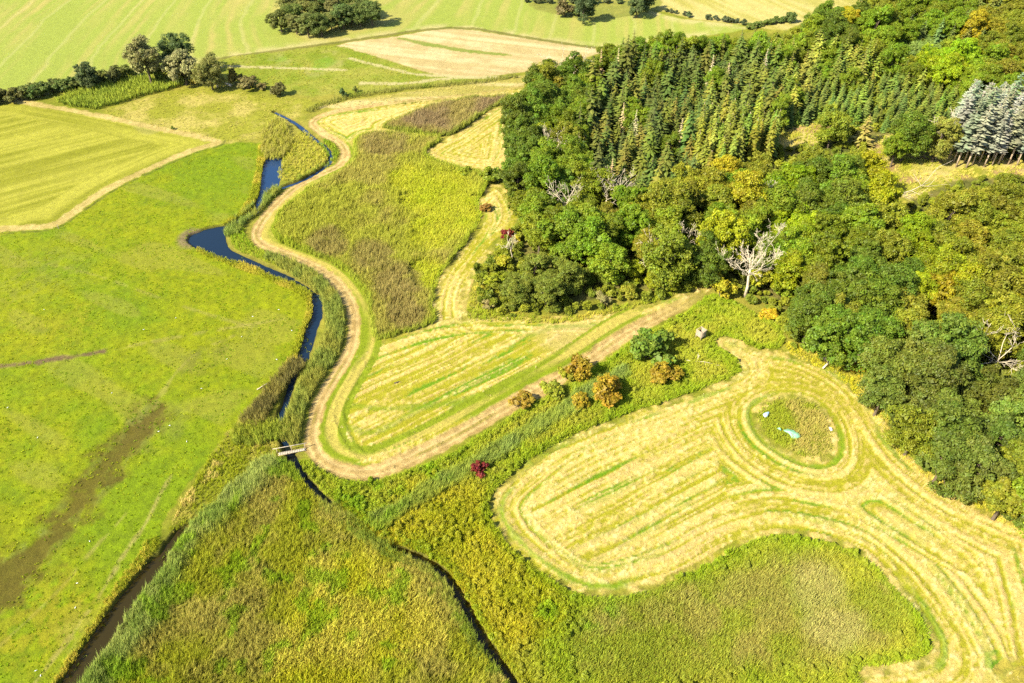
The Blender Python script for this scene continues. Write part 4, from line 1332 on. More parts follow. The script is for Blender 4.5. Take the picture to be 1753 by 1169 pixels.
def bank_dist(P):
    b = np.full(len(P), 9.0)
    for pts, hw, _b in RIVER:
        if hw < 0.41:
            continue
        d, _, _ = line_dist(P[:, 0], P[:, 1], survey(pts, 4, False), False, 9.0)
        b = np.minimum(b, d - hw)
    for poly in (POND1, POND2):
        b = np.minimum(b, -sdf(P[:, 0], P[:, 1], survey(poly, 3), 9.0))
    return b

def mix(a, b, t):
    return np.asarray(a)[None, :] * (1 - t[:, None]) + np.asarray(b)[None, :] * t[:, None]

def pxy(P):
    return to_px(P[:, 0], P[:, 1], hill(P[:, 0], P[:, 1]))

def blob(P, px, py, r):
    """1 inside a spot r photo-pixels wide round a surveyed point, falling to 0 (softly edged on the ground)"""
    qx, qy = pxy(P)
    d = np.hypot(qx - px, (qy - py) * 1.3) / r + 0.5 * (fbm(P[:, 0], P[:, 1], 5, 2, 7) - 0.5)
    return sm(1.15, 0.6, d)

# --- reed bed beside the winding track
W_R2 = survey(R2, 4)
P, s0 = fill(W_R2, 0.46, 1, 0.0, None, 1.0)
t = sm(0.42, 0.62, fbm(P[:, 0], P[:, 1], 14, 3, 21))
tint = mix((0.20, 0.205, 0.022), (0.205, 0.185, 0.035), t)
yel = np.maximum.reduce([blob(P, 745, 340, 75), blob(P, 790, 370, 60), blob(P, 740, 400, 50), blob(P, 735, 470, 40), blob(P, 700, 310, 40)])
tint = tint * (1 - yel[:, None]) + yel[:, None] * mix((0.20, 0.235, 0.008), (0.27, 0.26, 0.02), fbm(P[:, 0], P[:, 1], 6, 2, 3))
brn = np.maximum.reduce([blob(P, 680, 490, 50), blob(P, 690, 540, 40), blob(P, 640, 440, 45), blob(P, 660, 240, 50), blob(P, 560, 420, 40)])
brn = brn * sm(0.25, 0.6, fbm(P[:, 0], P[:, 1], 2.2, 2, 44) + 0.5 * (brn - 0.5))
tint = tint * (1 - 0.72 * brn[:, None]) + 0.72 * brn[:, None] * np.array((0.165, 0.128, 0.045))
rim = sm(1.6, 0.4, s0)
tint = tint * (1 - 0.6 * rim[:, None]) + 0.6 * rim[:, None] * np.array((0.15, 0.20, 0.01))
k = yel + 0.3 * RNG.uniform(size=len(P)) < 0.7
scatter('reed_bed', P_REED, P[k], 0, 0.85, tint[k], 1, 'olive and brown reed bed inside the bend of the track', 'reeds', wind=0.30, patchy=0.9)
scatter('tall_grass', P_GRASS, P[~k], 0, 1.1, tint[~k], 2, 'yellow-green tall grass in the middle of the reed bed', 'grass', wind=0.30, patchy=0.9)
W_R1 = survey(R1, 3)
P, s0 = fill(W_R1, 0.5, 3, 0.0, None, 0.6)
t = fbm(P[:, 0], P[:, 1], 8, 2, 5)
tint = mix((0.15, 0.11, 0.05), (0.175, 0.145, 0.04), sm(0.3, 0.7, t))
rim = sm(1.8, 0.3, s0)
tint = tint * (1 - 0.7 * rim[:, None]) + 0.7 * rim[:, None] * np.array((0.13, 0.17, 0.01))
scatter('reed_bed', P_REED, P, 0, 0.95, tint, 4, 'brown reed block left standing between the upper mown meadows', 'reeds', wind=0.30, patchy=0.9)
# small reed stand left of the upper pond and scrub along the upper stream
W = survey([(455, 215), (480, 208), (500, 240), (485, 270), (452, 272), (448, 240)], 3)
P, _ = fill(W, 0.7, 5)
scatter('reed_bed', P_REED, P, 0, 0.9, mix((0.19, 0.17, 0.04), (0.20, 0.20, 0.02), RNG.uniform(size=len(P))), 6, 'small reed stand at the head of the straight pond', 'reeds', wind=0.30, patchy=0.9)
W = survey([(500, 240), (520, 225), (548, 250), (560, 275), (530, 298), (490, 312), (476, 300), (486, 270)], 3)
P, _ = fill(W, 0.9, 7)
scatter('tall_grass', P_GRASS, P, 0, 1.2, mix((0.20, 0.205, 0.012), (0.28, 0.25, 0.04), RNG.uniform(size=len(P))), 8, 'pale tall grass between the pond and upper stream', 'grass', wind=0.30, patchy=0.9)

# water weed floating along the margins
wp = []
for pts, hw, _b in RIVER:
    if hw > 0.6:
        A = survey(pts, 8, False)
        wp.append(A[RNG.integers(0, len(A), 60)] + RNG.normal(0, hw * 0.62, (60, 2)))
P = np.vstack(wp)
bd_ = bank_dist(P)
P = P[(bd_ < -0.05) & (bd_ > -0.75) & (fbm(P[:, 0], P[:, 1], 4, 2, 3) > 0.48)]
scatter('water_weed', P_SHORT, P, -0.60, 0.9, mix((0.07, 0.10, 0.01), (0.15, 0.16, 0.02), RNG.uniform(size=len(P))), 30, 'green weed floating along the margins of stream', 'weeds')
# --- green reeds fringing the stream
def fringe(pts, d0, d1, spacing, seed, name, label, tint_a, tint_b, size, protos, side=0, cat='reeds', keep=None):
    P0 = survey(pts, 6, False)
    lo, hi = P0.min(0) - d1 - 1, P0.max(0) + d1 + 1
    box = np.array([[lo[0], lo[1]], [hi[0], lo[1]], [hi[0], hi[1]], [lo[0], hi[1]]])
    P, _ = fill(box, spacing, seed)
    d, _, a = line_dist(P[:, 0], P[:, 1], P0, False, d1 + 1)
    k = (d < d1 * (0.75 + 0.5 * fbm(P[:, 0], P[:, 1], 4, 2, seed))) & (d >= d0)
    k &= bank_dist(P) > 0.15
    dt, _, _ = line_dist(P[:, 0], P[:, 1], trk, False, 4.0)
    k &= dt > 2.1
    if keep is not None:
        k &= keep(P)
    P = P[k]
    t = sm(0.3, 0.7, fbm(P[:, 0], P[:, 1], 5, 2, seed + 1))
    scatter(name, protos, P, 0, size, mix(tint_a, tint_b, t), seed, label, cat)

fringe([(470, 440), (500, 455), (535, 475), (560, 500), (578, 535), (576, 575), (560, 610), (540, 650), (522, 690), (508, 725), (505, 745)], 0, 2.6, 0.5, 31, 'stream_reeds', 'grey-green reeds between the winding stream and track', (0.135, 0.165, 0.03), (0.18, 0.18, 0.03), 1.0, P_REED)
fringe([(395, 400), (410, 380), (430, 365), (455, 345), (475, 330)], 0, 2.0, 0.5, 32, 'stream_reeds', 'grey-green reeds between the bend pool and track', (0.13, 0.17, 0.03), (0.18, 0.19, 0.03), 0.95, P_REED)
fringe([(405, 400), (415, 420), (440, 430), (470, 445)], 0, 2.0, 0.6, 33, 'bank_grass', 'bright green weeds on the bank beside the bend pool', (0.15, 0.21, 0.01), (0.22, 0.24, 0.02), 1.2, P_GRASS, 0, 'grass')
fringe([(505, 628), (480, 655), (455, 690), (435, 720)], 0, 2.1, 0.5, 34, 'stream_reeds', 'dark brownish reeds on the pasture side of stream', (0.115, 0.10, 0.03), (0.15, 0.13, 0.03), 0.95, P_REED)
fringe([(420, 745), (450, 745), (480, 740)], 0, 2.6, 0.5, 35, 'stream_reeds', 'rounded green reed clump above the footbridge', (0.15, 0.18, 0.02), (0.18, 0.20, 0.02), 0.95, P_REED)
fringe([(560, 245), (572, 262), (580, 272)], 0, 2.2, 0.6, 36, 'bank_grass', 'dark green weeds along the upper stream', (0.11, 0.16, 0.01), (0.16, 0.20, 0.01), 1.3, P_GRASS, 0, 'grass')
fringe([(500, 318), (530, 302), (556, 285)], 0, 1.6, 0.55, 37, 'stream_reeds', 'low green reeds where the upper stream meets pond', (0.13, 0.17, 0.02), (0.17, 0.19, 0.02), 0.7, P_REED)
fringe([(530, 190), (560, 178), (620, 163), (720, 150), (800, 143), (880, 132)], 0, 1.5, 0.75, 38, 'stream_reeds', 'dark line of reeds running towards the wood', (0.10, 0.12, 0.015), (0.15, 0.15, 0.03), 0.75, P_REED)
fringe([(690, 178), (760, 170), (820, 163), (890, 150)], 0, 0.6, 0.7, 39, 'bank_grass', 'thin dark grass line beside the far track', (0.10, 0.12, 0.015), (0.17, 0.16, 0.03), 0.9, P_GRASS, 0, 'grass')
# yellow sedge edging the pasture banks
for q, (pts, lab) in enumerate([([(450, 250), (448, 280), (438, 325), (420, 362), (390, 382)], 'yellow sedge edging the pasture beside the straight pond'), ([(345, 428), (400, 450), (470, 478), (515, 498), (534, 520), (528, 552), (512, 595), (500, 622)], 'yellow sedge edging the pasture along the winding stream'), ([(262, 930), (232, 975), (200, 1018), (178, 1055), (150, 1095), (118, 1150), (100, 1180)], 'golden sedge on the pasture bank of the wide ditch')]):
    fringe(pts, 0, 1.3, 0.42, 41 + q, 'bank_sedge', lab, (0.17, 0.185, 0.010), (0.30, 0.25, 0.03), 0.9, P_GRASS, 0, 'grass')

fringe([(585, 872), (612, 890), (640, 906), (690, 930), (740, 950), (785, 995), (815, 1045), (840, 1090), (872, 1140), (905, 1190)], 0, 1.5, 0.33, 46, 'bank_sedge', 'golden sedge on the right bank of the narrow ditch', (0.20, 0.205, 0.010), (0.28, 0.24, 0.015), 1.1, P_GRASS, 0, 'grass')
fringe([(560, 868), (600, 900), (640, 930), (690, 955), (735, 975), (768, 1015), (790, 1060), (815, 1105), (845, 1150)], 0, 1.3, 0.4, 47, 'stream_reeds', 'grey-green reeds on the left bank of the narrow ditch', (0.13, 0.165, 0.02), (0.18, 0.19, 0.03), 0.75, P_REED)
# --- lower left reed bed, lower right herb and reed ground
R4 = [(478, 790), (505, 800), (525, 830), (552, 858), (590, 890), (630, 925), (650, 938), (700, 958), (745, 990), (778, 1040), (800, 1085), (835, 1140), (880, 1240), (60, 1240), (115, 1195), (165, 1130), (205, 1075), (240, 1020), (275, 970), (305, 930), (350, 880), (400, 830), (440, 795)]
W_R4 = survey(R4, 3)
P, s0 = fill(W_R4, 0.35, 51, 0.0, None, 0.8)
k = bank_dist(P) > 0.25
P, s0 = P[k], s0[k]
qx, qy = pxy(P)
t = sm(0.35, 0.65, fbm(P[:, 0], P[:, 1], 6, 3, 52))
tint = mix((0.205, 0.212, 0.014), (0.23, 0.205, 0.040), t)
ye = np.maximum.reduce([blob(P, 600, 1040, 130), blob(P, 560, 1130, 120), blob(P, 680, 1080, 90)])
tint = tint * (1 - 0.8 * ye[:, None]) + 0.8 * ye[:, None] * mix((0.25, 0.24, 0.010), (0.30, 0.27, 0.03), t)
edge_d, _, _ = line_dist(P[:, 0], P[:, 1], survey([(450, 790), (400, 835), (350, 885), (300, 940), (255, 1010), (215, 1075), (170, 1140), (130, 1200)], 4, False), False, 12.0)
gre = sm(5.5, 2.5, edge_d + 3 * (fbm(P[:, 0], P[:, 1], 4, 2, 9) - 0.5))
tint = tint * (1 - gre[:, None]) + gre[:, None] * mix((0.135, 0.18, 0.03), (0.185, 0.215, 0.05), t)
sp = sm(0.62, 0.72, fbm(P[:, 0], P[:, 1], 3.0, 2, 57))
tint = tint * (1 - 0.7 * sp[:, None]) + 0.7 * sp[:, None] * np.array((0.13, 0.21, 0.006))
isg = ye + 0.5 * (RNG.uniform(size=len(P)) - 0.5) > 0.5
scatter('reed_bed', P_REED, P[~isg], 0, 0.62 + 0.30 * gre[~isg], tint[~isg], 53, 'olive reed bed between the wide ditch and narrow ditch', 'reeds', wind=0.30, patchy=0.9)
scatter('sedge_bed', P_GRASS, P[isg], 0, 1.35, tint[isg], 54, 'yellow sedge in the lower middle left of narrow ditch', 'grass', wind=0.30, patchy=0.9)

R5 = [(508, 784), (522, 792), (548, 806), (580, 824), (620, 828), (680, 815), (760, 785), (845, 735), (935, 683), (1010, 640), (1095, 580), (1170, 540), (1220, 505), (1262, 525), (1330, 560), (1338, 590), (1300, 597), (1243, 575), (1222, 590), (1268, 634), (1180, 672), (1050, 717), (945, 762), (865, 820), (838, 862), (845, 905), (885, 950), (950, 1002), (1020, 1027), (1100, 1016), (1180, 986), (1272, 936),
      (1340, 918), (1420, 931), (1480, 958), (1530, 1006), (1574, 1062), (1592, 1110), (1555, 1132), (1465, 1150), (1425, 1240), (905, 1240), (860, 1150), (828, 1090), (795, 1015), (765, 975), (720, 945), (680, 930), (640, 910), (605, 885), (575, 860), (545, 833), (522, 806)]
W_R5 = survey(R5, 3)
P, s0 = fill(W_R5, 0.36, 61, 0.0, None, 0.4)
dt5, _, _ = line_dist(P[:, 0], P[:, 1], trk, False, 4.0)
k = (bank_dist(P) > 0.25) & (dt5 > 2.0)
P, s0 = P[k], s0[k]
qx, qy = pxy(P)
t = sm(0.3, 0.7, fbm(P[:, 0], P[:, 1], 7, 3, 62))
tint = mix((0.165, 0.21, 0.010), (0.23, 0.232, 0.02), t)
gold = np.maximum.reduce([blob(P, 760, 880, 90), blob(P, 830, 950, 110), blob(P, 880, 1040, 100), blob(P, 700, 900, 60)])
tint = tint * (1 - 0.75 * gold[:, None]) + 0.75 * gold[:, None] * mix((0.225, 0.218, 0.008), (0.28, 0.248, 0.012), t)
dome = np.maximum.reduce([blob(P, 1350, 1050, 150), blob(P, 1200, 1080, 130), blob(P, 1480, 1060, 90), blob(P, 1080, 1100, 110)])
tint = tint * (1 - 0.8 * dome[:, None]) + 0.8 * dome[:, None] * mix((0.15, 0.172, 0.016), (0.195, 0.172, 0.04), sm(0.35, 0.65, fbm(P[:, 0], P[:, 1], 5, 3, 66)))
pale = np.maximum.reduce([blob(P, 1400, 1010, 60), blob(P, 1430, 1080, 60)])
tint = tint * (1 - 0.6 * pale[:, None]) + 0.6 * pale[:, None] * np.array((0.25, 0.225, 0.075))
dgl, _, _ = line_dist(P[:, 0], P[:, 1], survey([(640, 900), (720, 850), (800, 805), (870, 765), (930, 725), (985, 690), (1060, 640)], 4, False), False, 12.0)
gr5 = sm(2.6, 1.0, dgl + 2 * (fbm(P[:, 0], P[:, 1], 4, 2, 9) - 0.5))
tint = tint * (1 - 0.85 * gr5[:, None]) + 0.85 * gr5[:, None] * mix((0.125, 0.165, 0.04), (0.16, 0.20, 0.03), t)
viv = np.maximum.reduce([blob(P, 640, 860, 60), blob(P, 760, 800, 40), blob(P, 1010, 990 + 60, 50), blob(P, 950, 1060, 40)]) * sm(0.4, 0.6, fbm(P[:, 0], P[:, 1], 3, 2, 68))
tint = tint * (1 - 0.7 * viv[:, None]) + 0.7 * viv[:, None] * np.array((0.12, 0.22, 0.006))
rimb = sm(2.2, 0.4, s0)
tint = tint * (1 - 0.55 * rimb[:, None]) + 0.55 * rimb[:, None] * np.array((0.135, 0.20, 0.006))
rd = gr5 > 0.5
herb = (~rd) & (RNG.uniform(size=len(P)) < 0.10) & (dome < 0.5)
gs = (~rd) & (~herb)
scatter('tall_grass', P_GRASS, P[gs], 0, 1.25, tint[gs], 63, 'tall rank grass between the mown field and narrow ditch', 'grass', wind=0.30, patchy=0.9)
scatter('reed_bed', P_REED, P[rd], 0, 0.8, tint[rd], 64, 'grey-green reeds in the strip between the two mown fields', 'reeds', wind=0.30, patchy=0.9)
scatter('herbs', P_HERB, P[herb], 0, 1.0, tint[herb] * 0.9, 65, 'leafy weeds among the rank grass', 'weeds')
W = survey(ISLE, 3)
P, _ = fill(W, 0.5, 71, 0.3)
t = fbm(P[:, 0], P[:, 1], 4, 2, 72)
scatter('tall_grass', P_GRASS, P, 0, 1.0, mix((0.165, 0.19, 0.012), (0.235, 0.20, 0.045), sm(0.42, 0.7, t)), 71, 'oval patch of uncut grass in the mown field', 'grass', wind=0.30, patchy=0.9)
# triangle of sedge between pasture and lower reed bed
W = survey([(395, 740), (440, 745), (475, 760), (470, 785), (430, 795), (385, 845), (330, 890), (300, 915), (285, 905), (330, 830), (365, 780)], 3)
P, _ = fill(W, 0.6, 73, 0.0, None, 2.0)
t = fbm(P[:, 0], P[:, 1], 3, 2, 74)
scatter('sedge_bed', P_GRASS, P, 0, 0.95, mix((0.17, 0.19, 0.008), (0.36, 0.28, 0.08), sm(0.5, 0.75, t)), 73, 'mixed yellow sedge by the pasture end of the footbridge', 'grass', wind=0.30, patchy=0.9)
# rough ground fringing the wood
W = survey([(800, 552), (808, 503), (838, 446), (872, 405), (888, 425), (860, 470), (870, 530), (960, 545), (1080, 520), (1190, 480), (1200, 492), (1080, 528), (960, 555), (850, 548)], 2)
P, _ = fill(W, 0.7, 75, 0, None, 1.0)
t = fbm(P[:, 0], P[:, 1], 4, 2, 76)
scatter('tall_grass', P_GRASS, P, 0, 1.2, mix((0.16, 0.19, 0.01), (0.28, 0.24, 0.03), sm(0.3, 0.7, t)), 75, 'rank yellow grass along the foot of the wood', 'grass', wind=0.30, patchy=0.9)
W = survey([(1340, 585), (1400, 605), (1480, 650), (1535, 705), (1550, 760), (1610, 815), (1700, 870), (1780, 915), (1760, 925), (1690, 880), (1600, 828), (1530, 770), (1480, 695), (1430, 643), (1360, 612)], 2)
P, _ = fill(W, 0.6, 77, 0, None, 1.0)
t = fbm(P[:, 0], P[:, 1], 4, 2, 78)
scatter('tall_grass', P_GRASS, P, 0, 0.8, mix((0.27, 0.25, 0.012), (0.36, 0.30, 0.05), sm(0.3, 0.7, t)), 77, 'bright yellow grass between the mown field and wood', 'grass', wind=0.30, patchy=0.9)
for q, cl in enumerate(CLEAR):
    P, _ = fill(survey(cl, 2), 0.9, 80 + q)
    t = fbm(P[:, 0], P[:, 1], 4, 2, 78)
    k = t < 0.62
    scatter('clearing_grass', P_GRASS, P[k], 0, 1.0, mix((0.20, 0.21, 0.015), (0.33, 0.28, 0.06), sm(0.3, 0.6, t))[k], 80 + q, ('dry grass of the shaded glade beside the cypresses', 'dry grass of the open clearing below the silver firs', 'straw-coloured grass lane beside the silver firs')[q], 'grass')

# pasture turf tufts
W = survey(PASTURE, 3)
P, s0 = fill(W, 0.85, 91, 0.4)
k = bank_dist(P) > 0.5
P = P[k]
t = fbm(P[:, 0], P[:, 1], 6, 3, 92)
k = RNG.uniform(size=len(P)) < 0.22 + 0.5 * sm(0.45, 0.6, fbm(P[:, 0], P[:, 1], 3, 2, 93))
mdp = sdf(P[:, 0], P[:, 1], survey(MUD, 3)) + (fbm(P[:, 0], P[:, 1], 3.0, 3, 61) - 0.5) * 9.0 - 0.6
k &= mdp < 0.6
tt = mix((0.115, 0.175, 0.003), (0.185, 0.21, 0.006), sm(0.35, 0.65, t))
scatter('pasture_grass', P_SHORT, P[k], 0, 1.0, tt[k], 91, 'short tufted grass of the wide green pasture', 'grass')
for q, (poly, lab, ta, tb) in enumerate(((ROUGH, 'rough yellowish grass between the left stubble field and stream', (0.16, 0.17, 0.012), (0.27, 0.235, 0.05)), (GREENM, 'grass of the green meadow below the bare field', (0.13, 0.155, 0.008), (0.20, 0.195, 0.02)), (STRAWSTRIP, 'straw-coloured grass strip beside the far track', (0.24, 0.21, 0.04), (0.34, 0.28, 0.09)))):
    P, _ = fill(survey(poly, 3), 1.1, 110 + q, 0.3, None, 2.0)
    P = P[bank_dist(P) > 0.4]
    t = sm(0.3, 0.7, fbm(P[:, 0], P[:, 1], 5, 3, 111 + q))
    k = RNG.uniform(size=len(P)) < 0.35 + 0.5 * t
    scatter('meadow_grass', P_GRASS, P[k], 0, 0.62, mix(ta, tb, t)[k], 110 + q, lab, 'grass', wind=0.2, patchy=0.9)
# hay wisps on the swaths
hi_ = np.nonzero((STRAW > 0.55) & (Y < 260))[0]
w8 = RNG.uniform(size=len(hi_)) < 0.12 * sm(0.1, 0.6, (X[hi_ ] * 0 + (HW[(hi_ // NX)] / NX) * 2) ** 1)
hi_ = hi_[w8]
P = np.column_stack([X[hi_], Y[hi_]]) + RNG.uniform(-0.2, 0.2, (len(hi_), 2))
scatter('hay', P_HAY, P, 0.12, 1.0, mix((0.24, 0.19, 0.06), (0.34, 0.28, 0.12), RNG.uniform(size=len(P))), 95, 'pale hay lying in swaths on the mown ground', 'hay')
# maize plot in rows
W = survey(MAIZE, 2)
ax, ay = G(100, 178)
bx, by = G(310, 146)
dv = np.array([bx - ax, by - ay]) / math.hypot(bx - ax, by - ay)
nv = np.array([-dv[1], dv[0]])
gu, gv = np.meshgrid(np.arange(-80, 120, 0.55), np.arange(-60, 60, 1.1))
gu = gu.ravel() + RNG.uniform(-0.15, 0.15, gu.size)
P = np.array([ax, ay]) + gu[:, None] * dv + gv.ravel()[:, None] * nv
P = P[sdf(P[:, 0], P[:, 1], W, 8) > 0]
scatter('maize_crop', P_MAIZE, P, 0, 1.0, mix((0.13, 0.175, 0.02), (0.19, 0.205, 0.02), fbm(P[:, 0], P[:, 1], 12, 2, 4)), 96, 'rows of green maize beside the hedge', 'maize')
# low young trees and the spruce tops beyond the counted ones
z = np.array(YP, float)
P, _ = fill(survey(YP, 3), 1.5, 97)
scatter('young_plantation', P_HERB, P, 0, 3.2, mix((0.075, 0.115, 0.025), (0.10, 0.14, 0.025), RNG.uniform(size=len(P))), 97, 'low young bluish-green plantation between older trees', 'plantation', hvar=0.3)
if len(rest1):
    P_SPR = []
    for k in range(3):
        me = SPRUCE[k][0].copy()
        me.materials.clear()
        me.materials.append(M_REED)
        P_SPR.append(bpy.data.objects.new('spruce_top', me))
    scatter('spruce_forest', P_SPR, np.asarray(rest1), 0, 0.92, mix(SPR[0], SPR[3], RNG.uniform(size=len(rest1))), 98, 'farther spruces of the tall stand reading as one mass', 'forest', 0.02, 0.12)
# undergrowth on the forest floor
P, _ = fill(survey(FLOOR, 2), 2.3, 99)
k = np.ones(len(P), bool)
for q in range(3):
    k &= sdf(P[:, 0], P[:, 1], survey(CLEAR[q], 2), 6) < 0
P = P[k]
scatter('undergrowth', P_HERB, P, 0, 1.9, mix((0.085, 0.11, 0.010), (0.15, 0.16, 0.012), RNG.uniform(size=len(P))), 99, 'leafy undergrowth beneath the trees of the wood', 'undergrowth', hvar=0.45)

# ------------------------------------------------------------------ shrubs and field trees
def shrub(px, py, r, color, label, group=None, sz=1.0, name='shrub', k=None, hc=None):
    s = r / 1.6
    pr = SHRUB[(k if k is not None else random.randrange(5))]
    return special(name, pr, px, py, s, color, label, 'shrub', group, (2.6 * s * sz * 0.5) if hc is None else hc, sz, 'stems', False)

shrub(1110, 594, 4.9, (0.075, 0.115, 0.012), 'large round green shrub on the strip below the track', sz=0.8)
shrub(990, 628, 2.7, (0.165, 0.12, 0.010), 'tall orange-tinged hawthorn beside the dirt track', sz=1.35, name='hawthorn')
shrub(974, 640, 2.0, (0.17, 0.17, 0.012), 'low yellow-green shrub at the foot of the tall hawthorn', sz=0.9)
shrub(1045, 668, 4.0, (0.17, 0.12, 0.008), 'wide golden-orange hawthorn nearest the right mown field', sz=0.85, name='hawthorn')
shrub(1140, 642, 3.5, (0.17, 0.13, 0.010), 'golden-orange hawthorn below the large green shrub', sz=0.7, name='hawthorn')
shrub(945, 667, 2.5, (0.14, 0.155, 0.012), 'green and yellow shrub near the track below the hawthorns', sz=0.8)
shrub(897, 683, 2.4, (0.17, 0.12, 0.012), 'reddish-olive shrub at the lower end of the shrub row', sz=0.7)
shrub(993, 687, 2.1, (0.19, 0.145, 0.010), 'small orange shrub between the wide hawthorn and reeds', sz=0.8)
shrub(817, 802, 1.6, (0.115, 0.016, 0.012), 'small crimson bush alone in the grass by the field corner', sz=0.95, name='red_bush')
shrub(866, 402, 1.8, (0.115, 0.022, 0.012), 'crimson bush at the wood edge above the mown strip', sz=1.1, name='red_bush')
shrub(832, 355, 1.7, (0.17, 0.10, 0.02), 'rusty brown bush on the edge of the mown strip', sz=0.7)
shrub(882, 412, 1.6, (0.22, 0.20, 0.012), 'yellowish bush beside the upper crimson bush', sz=0.9)
shrub(1235, 492, 3.4, (0.20, 0.185, 0.010), 'yellow and orange shrub beside the bleached dead tree', sz=1.0)
shrub(1302, 478, 3.0, (0.20, 0.20, 0.012), 'yellow-green shrub right of the bleached dead tree', sz=0.9)
shrub(1318, 540, 2.2, (0.26, 0.19, 0.010), 'orange-yellow shrub below the wood corner', sz=0.6)
shrub(1345, 500, 2.6, (0.12, 0.16, 0.010), 'green shrub at the corner of the wood', sz=0.9)
shrub(1440, 600, 2.6, (0.20, 0.20, 0.010), 'yellow-green bush behind the fallen trunk', sz=1.1)
shrub(1472, 632, 2.4, (0.22, 0.17, 0.012), 'golden bush below the fallen trunk', sz=0.6)
shrub(835, 520, 1.7, (0.17, 0.145, 0.05), 'greyish low bush beside the end of the mown strip', sz=0.7)
shrub(1032, 512, 2.0, (0.16, 0.145, 0.05), 'greyish low bush below the brilliant yellow-green tree', sz=0.8)
shrub(1075, 498, 2.2, (0.15, 0.15, 0.012), 'olive bush below the brilliant yellow-green tree', sz=0.8)
shrub(1135, 490, 2.2, (0.13, 0.16, 0.012), 'green bush beside the track right of the brilliant tree', sz=0.8)
shrub(1180, 470, 2.4, (0.075, 0.12, 0.012), 'dark green bush where the track enters the wood', sz=1.0)
shrub(845, 480, 2.2, (0.16, 0.18, 0.010), 'bright bush on the left side of the hazel thicket', sz=0.8)
shrub(860, 450, 2.4, (0.20, 0.19, 0.012), 'yellow bush between the upper crimson bush and hazel thicket', sz=0.8)
shrub(795, 293, 2.0, (0.14, 0.17, 0.012), 'green bush by the corner of the upper mown meadow', sz=0.8)
shrub(832, 300, 3.0, (0.12, 0.15, 0.012), 'wide green bush between the upper meadow and wood', sz=0.8)
shrub(855, 300, 2.6, (0.09, 0.125, 0.012), 'dark bush joining the wood above the mown strip', sz=0.9)
shrub(586, 159, 1.6, (0.05, 0.08, 0.02), 'small dark bush left of the reed line near the stream', sz=1.1)
shrub(608, 154, 1.4, (0.10, 0.115, 0.02), 'small olive bush right of the dark streamside bush', sz=1.0)
shrub(295, 219, 0.7, (0.08, 0.12, 0.015), 'tiny dark bush in the rough meadow', sz=1.0)
shrub(1205, 480, 2.0, (0.10, 0.14, 0.012), 'green bush on the bend of the track at the wood', sz=0.8)
shrub(1690, 800, 2.6, (0.30, 0.27, 0.008), 'bright yellow bush in front of the grey-green trees', sz=1.0, hc=4.0)
for q, (a, b, r_) in enumerate([(1590, 790, 2.0), (1635, 812, 2.2), (1742, 880, 2.4)]):
    shrub(a, b, r_, GREY, ('grey-green bush at the front of the lower wood', 'grey-green bush low on the wood edge above the mown field', 'dark bush at the right end of the wood edge')[q], sz=0.9)

# hedge along the far field and the farmyard trees
for q, f_ in enumerate(np.linspace(0, 1, 17)):
    hx, hy = -12 + f_ * 225, 168 - f_ * 44
    shrub(hx + random.uniform(-3, 3), hy + random.uniform(-2, 2), random.uniform(3.0, 4.0), jit((0.085, 0.10, 0.022), 0.25), 'dark dense shrub in the hedge beside the far field', 'hedge shrubs beside the far field', sz=0.75, name='hedge_shrub')
special('broadleaf_tree', BROAD[2], 147, 128, 0.85, (0.062, 0.08, 0.026), 'dark tree rising out of the hedge', 'tree')
special('broadleaf_tree', BROAD[6], 193, 128, 0.55, (0.07, 0.075, 0.022), 'brownish small tree at the end of the hedge', 'tree')
special('willow_tree', BROAD[4], 246, 97, 1.3, (0.15, 0.145, 0.05), 'tall grey-olive willow at the left of the farmyard trees', 'tree')
special('broadleaf_tree', BROAD[1], 299, 86, 1.2, (0.052, 0.075, 0.02), 'tall dark green tree at the back of the farmyard trees', 'tree')
special('willow_tree', BROAD[0], 309, 106, 1.15, (0.17, 0.165, 0.065), 'pale grey willow in front of the dark farmyard tree', 'tree')
special('broadleaf_tree', BROAD[5], 356, 120, 0.95, (0.12, 0.12, 0.028), 'olive tree at the right of the farmyard trees', 'tree')
shrub(275, 125, 4.2, (0.075, 0.095, 0.015), 'wide dark bush below the tall willow', sz=0.8)
shrub(305, 132, 3.6, (0.07, 0.09, 0.015), 'dark bush below the pale grey willow', sz=0.7)
shrub(335, 130, 3.6, (0.15, 0.125, 0.02), 'yellowish bush left of the olive farmyard tree', sz=0.9)
shrub(402, 133, 2.8, (0.11, 0.095, 0.02), 'brown upright bush right of the bleached trunks', sz=1.2)
shrub(424, 142, 4.0, (0.11, 0.095, 0.03), 'wide brown bush right of the upright brown bush', sz=0.65)
shrub(445, 148, 2.2, (0.12, 0.10, 0.03), 'low brown bush at the end of the bush row', sz=0.6)
shrub(478, 154, 3.0, (0.08, 0.075, 0.02), 'dark bush standing alone in the meadow right of the farmyard', sz=0.8)
# far copse
CK = [(478, 30), (500, 22), (505, 38), (525, 40), (540, 20), (548, 40), (565, 30), (570, 12), (585, 25), (600, 18), (615, 22), (625, 12), (560, 0), (525, 8), (495, 10), (590, 5), (612, 2), (635, 20), (540, -8), (580, -10), (515, -4)]
for q, (a, b) in enumerate(CK):
    special('copse_tree', BROAD[q % 9], a, b, random.uniform(0.85, 1.0), jit(random.choice([(0.065, 0.088, 0.02), (0.08, 0.10, 0.02), (0.11, 0.115, 0.03)]), 0.15), '%s tree of the round far copse, %s %s of it' % (random.choice(('dark green', 'green', 'olive')), 'left' if a < 525 else ('right' if a > 585 else 'middle'), 'front' if b > 24 else ('back' if b < 8 else 'centre')), 'tree', 'trees of the round copse', None, 0.82)
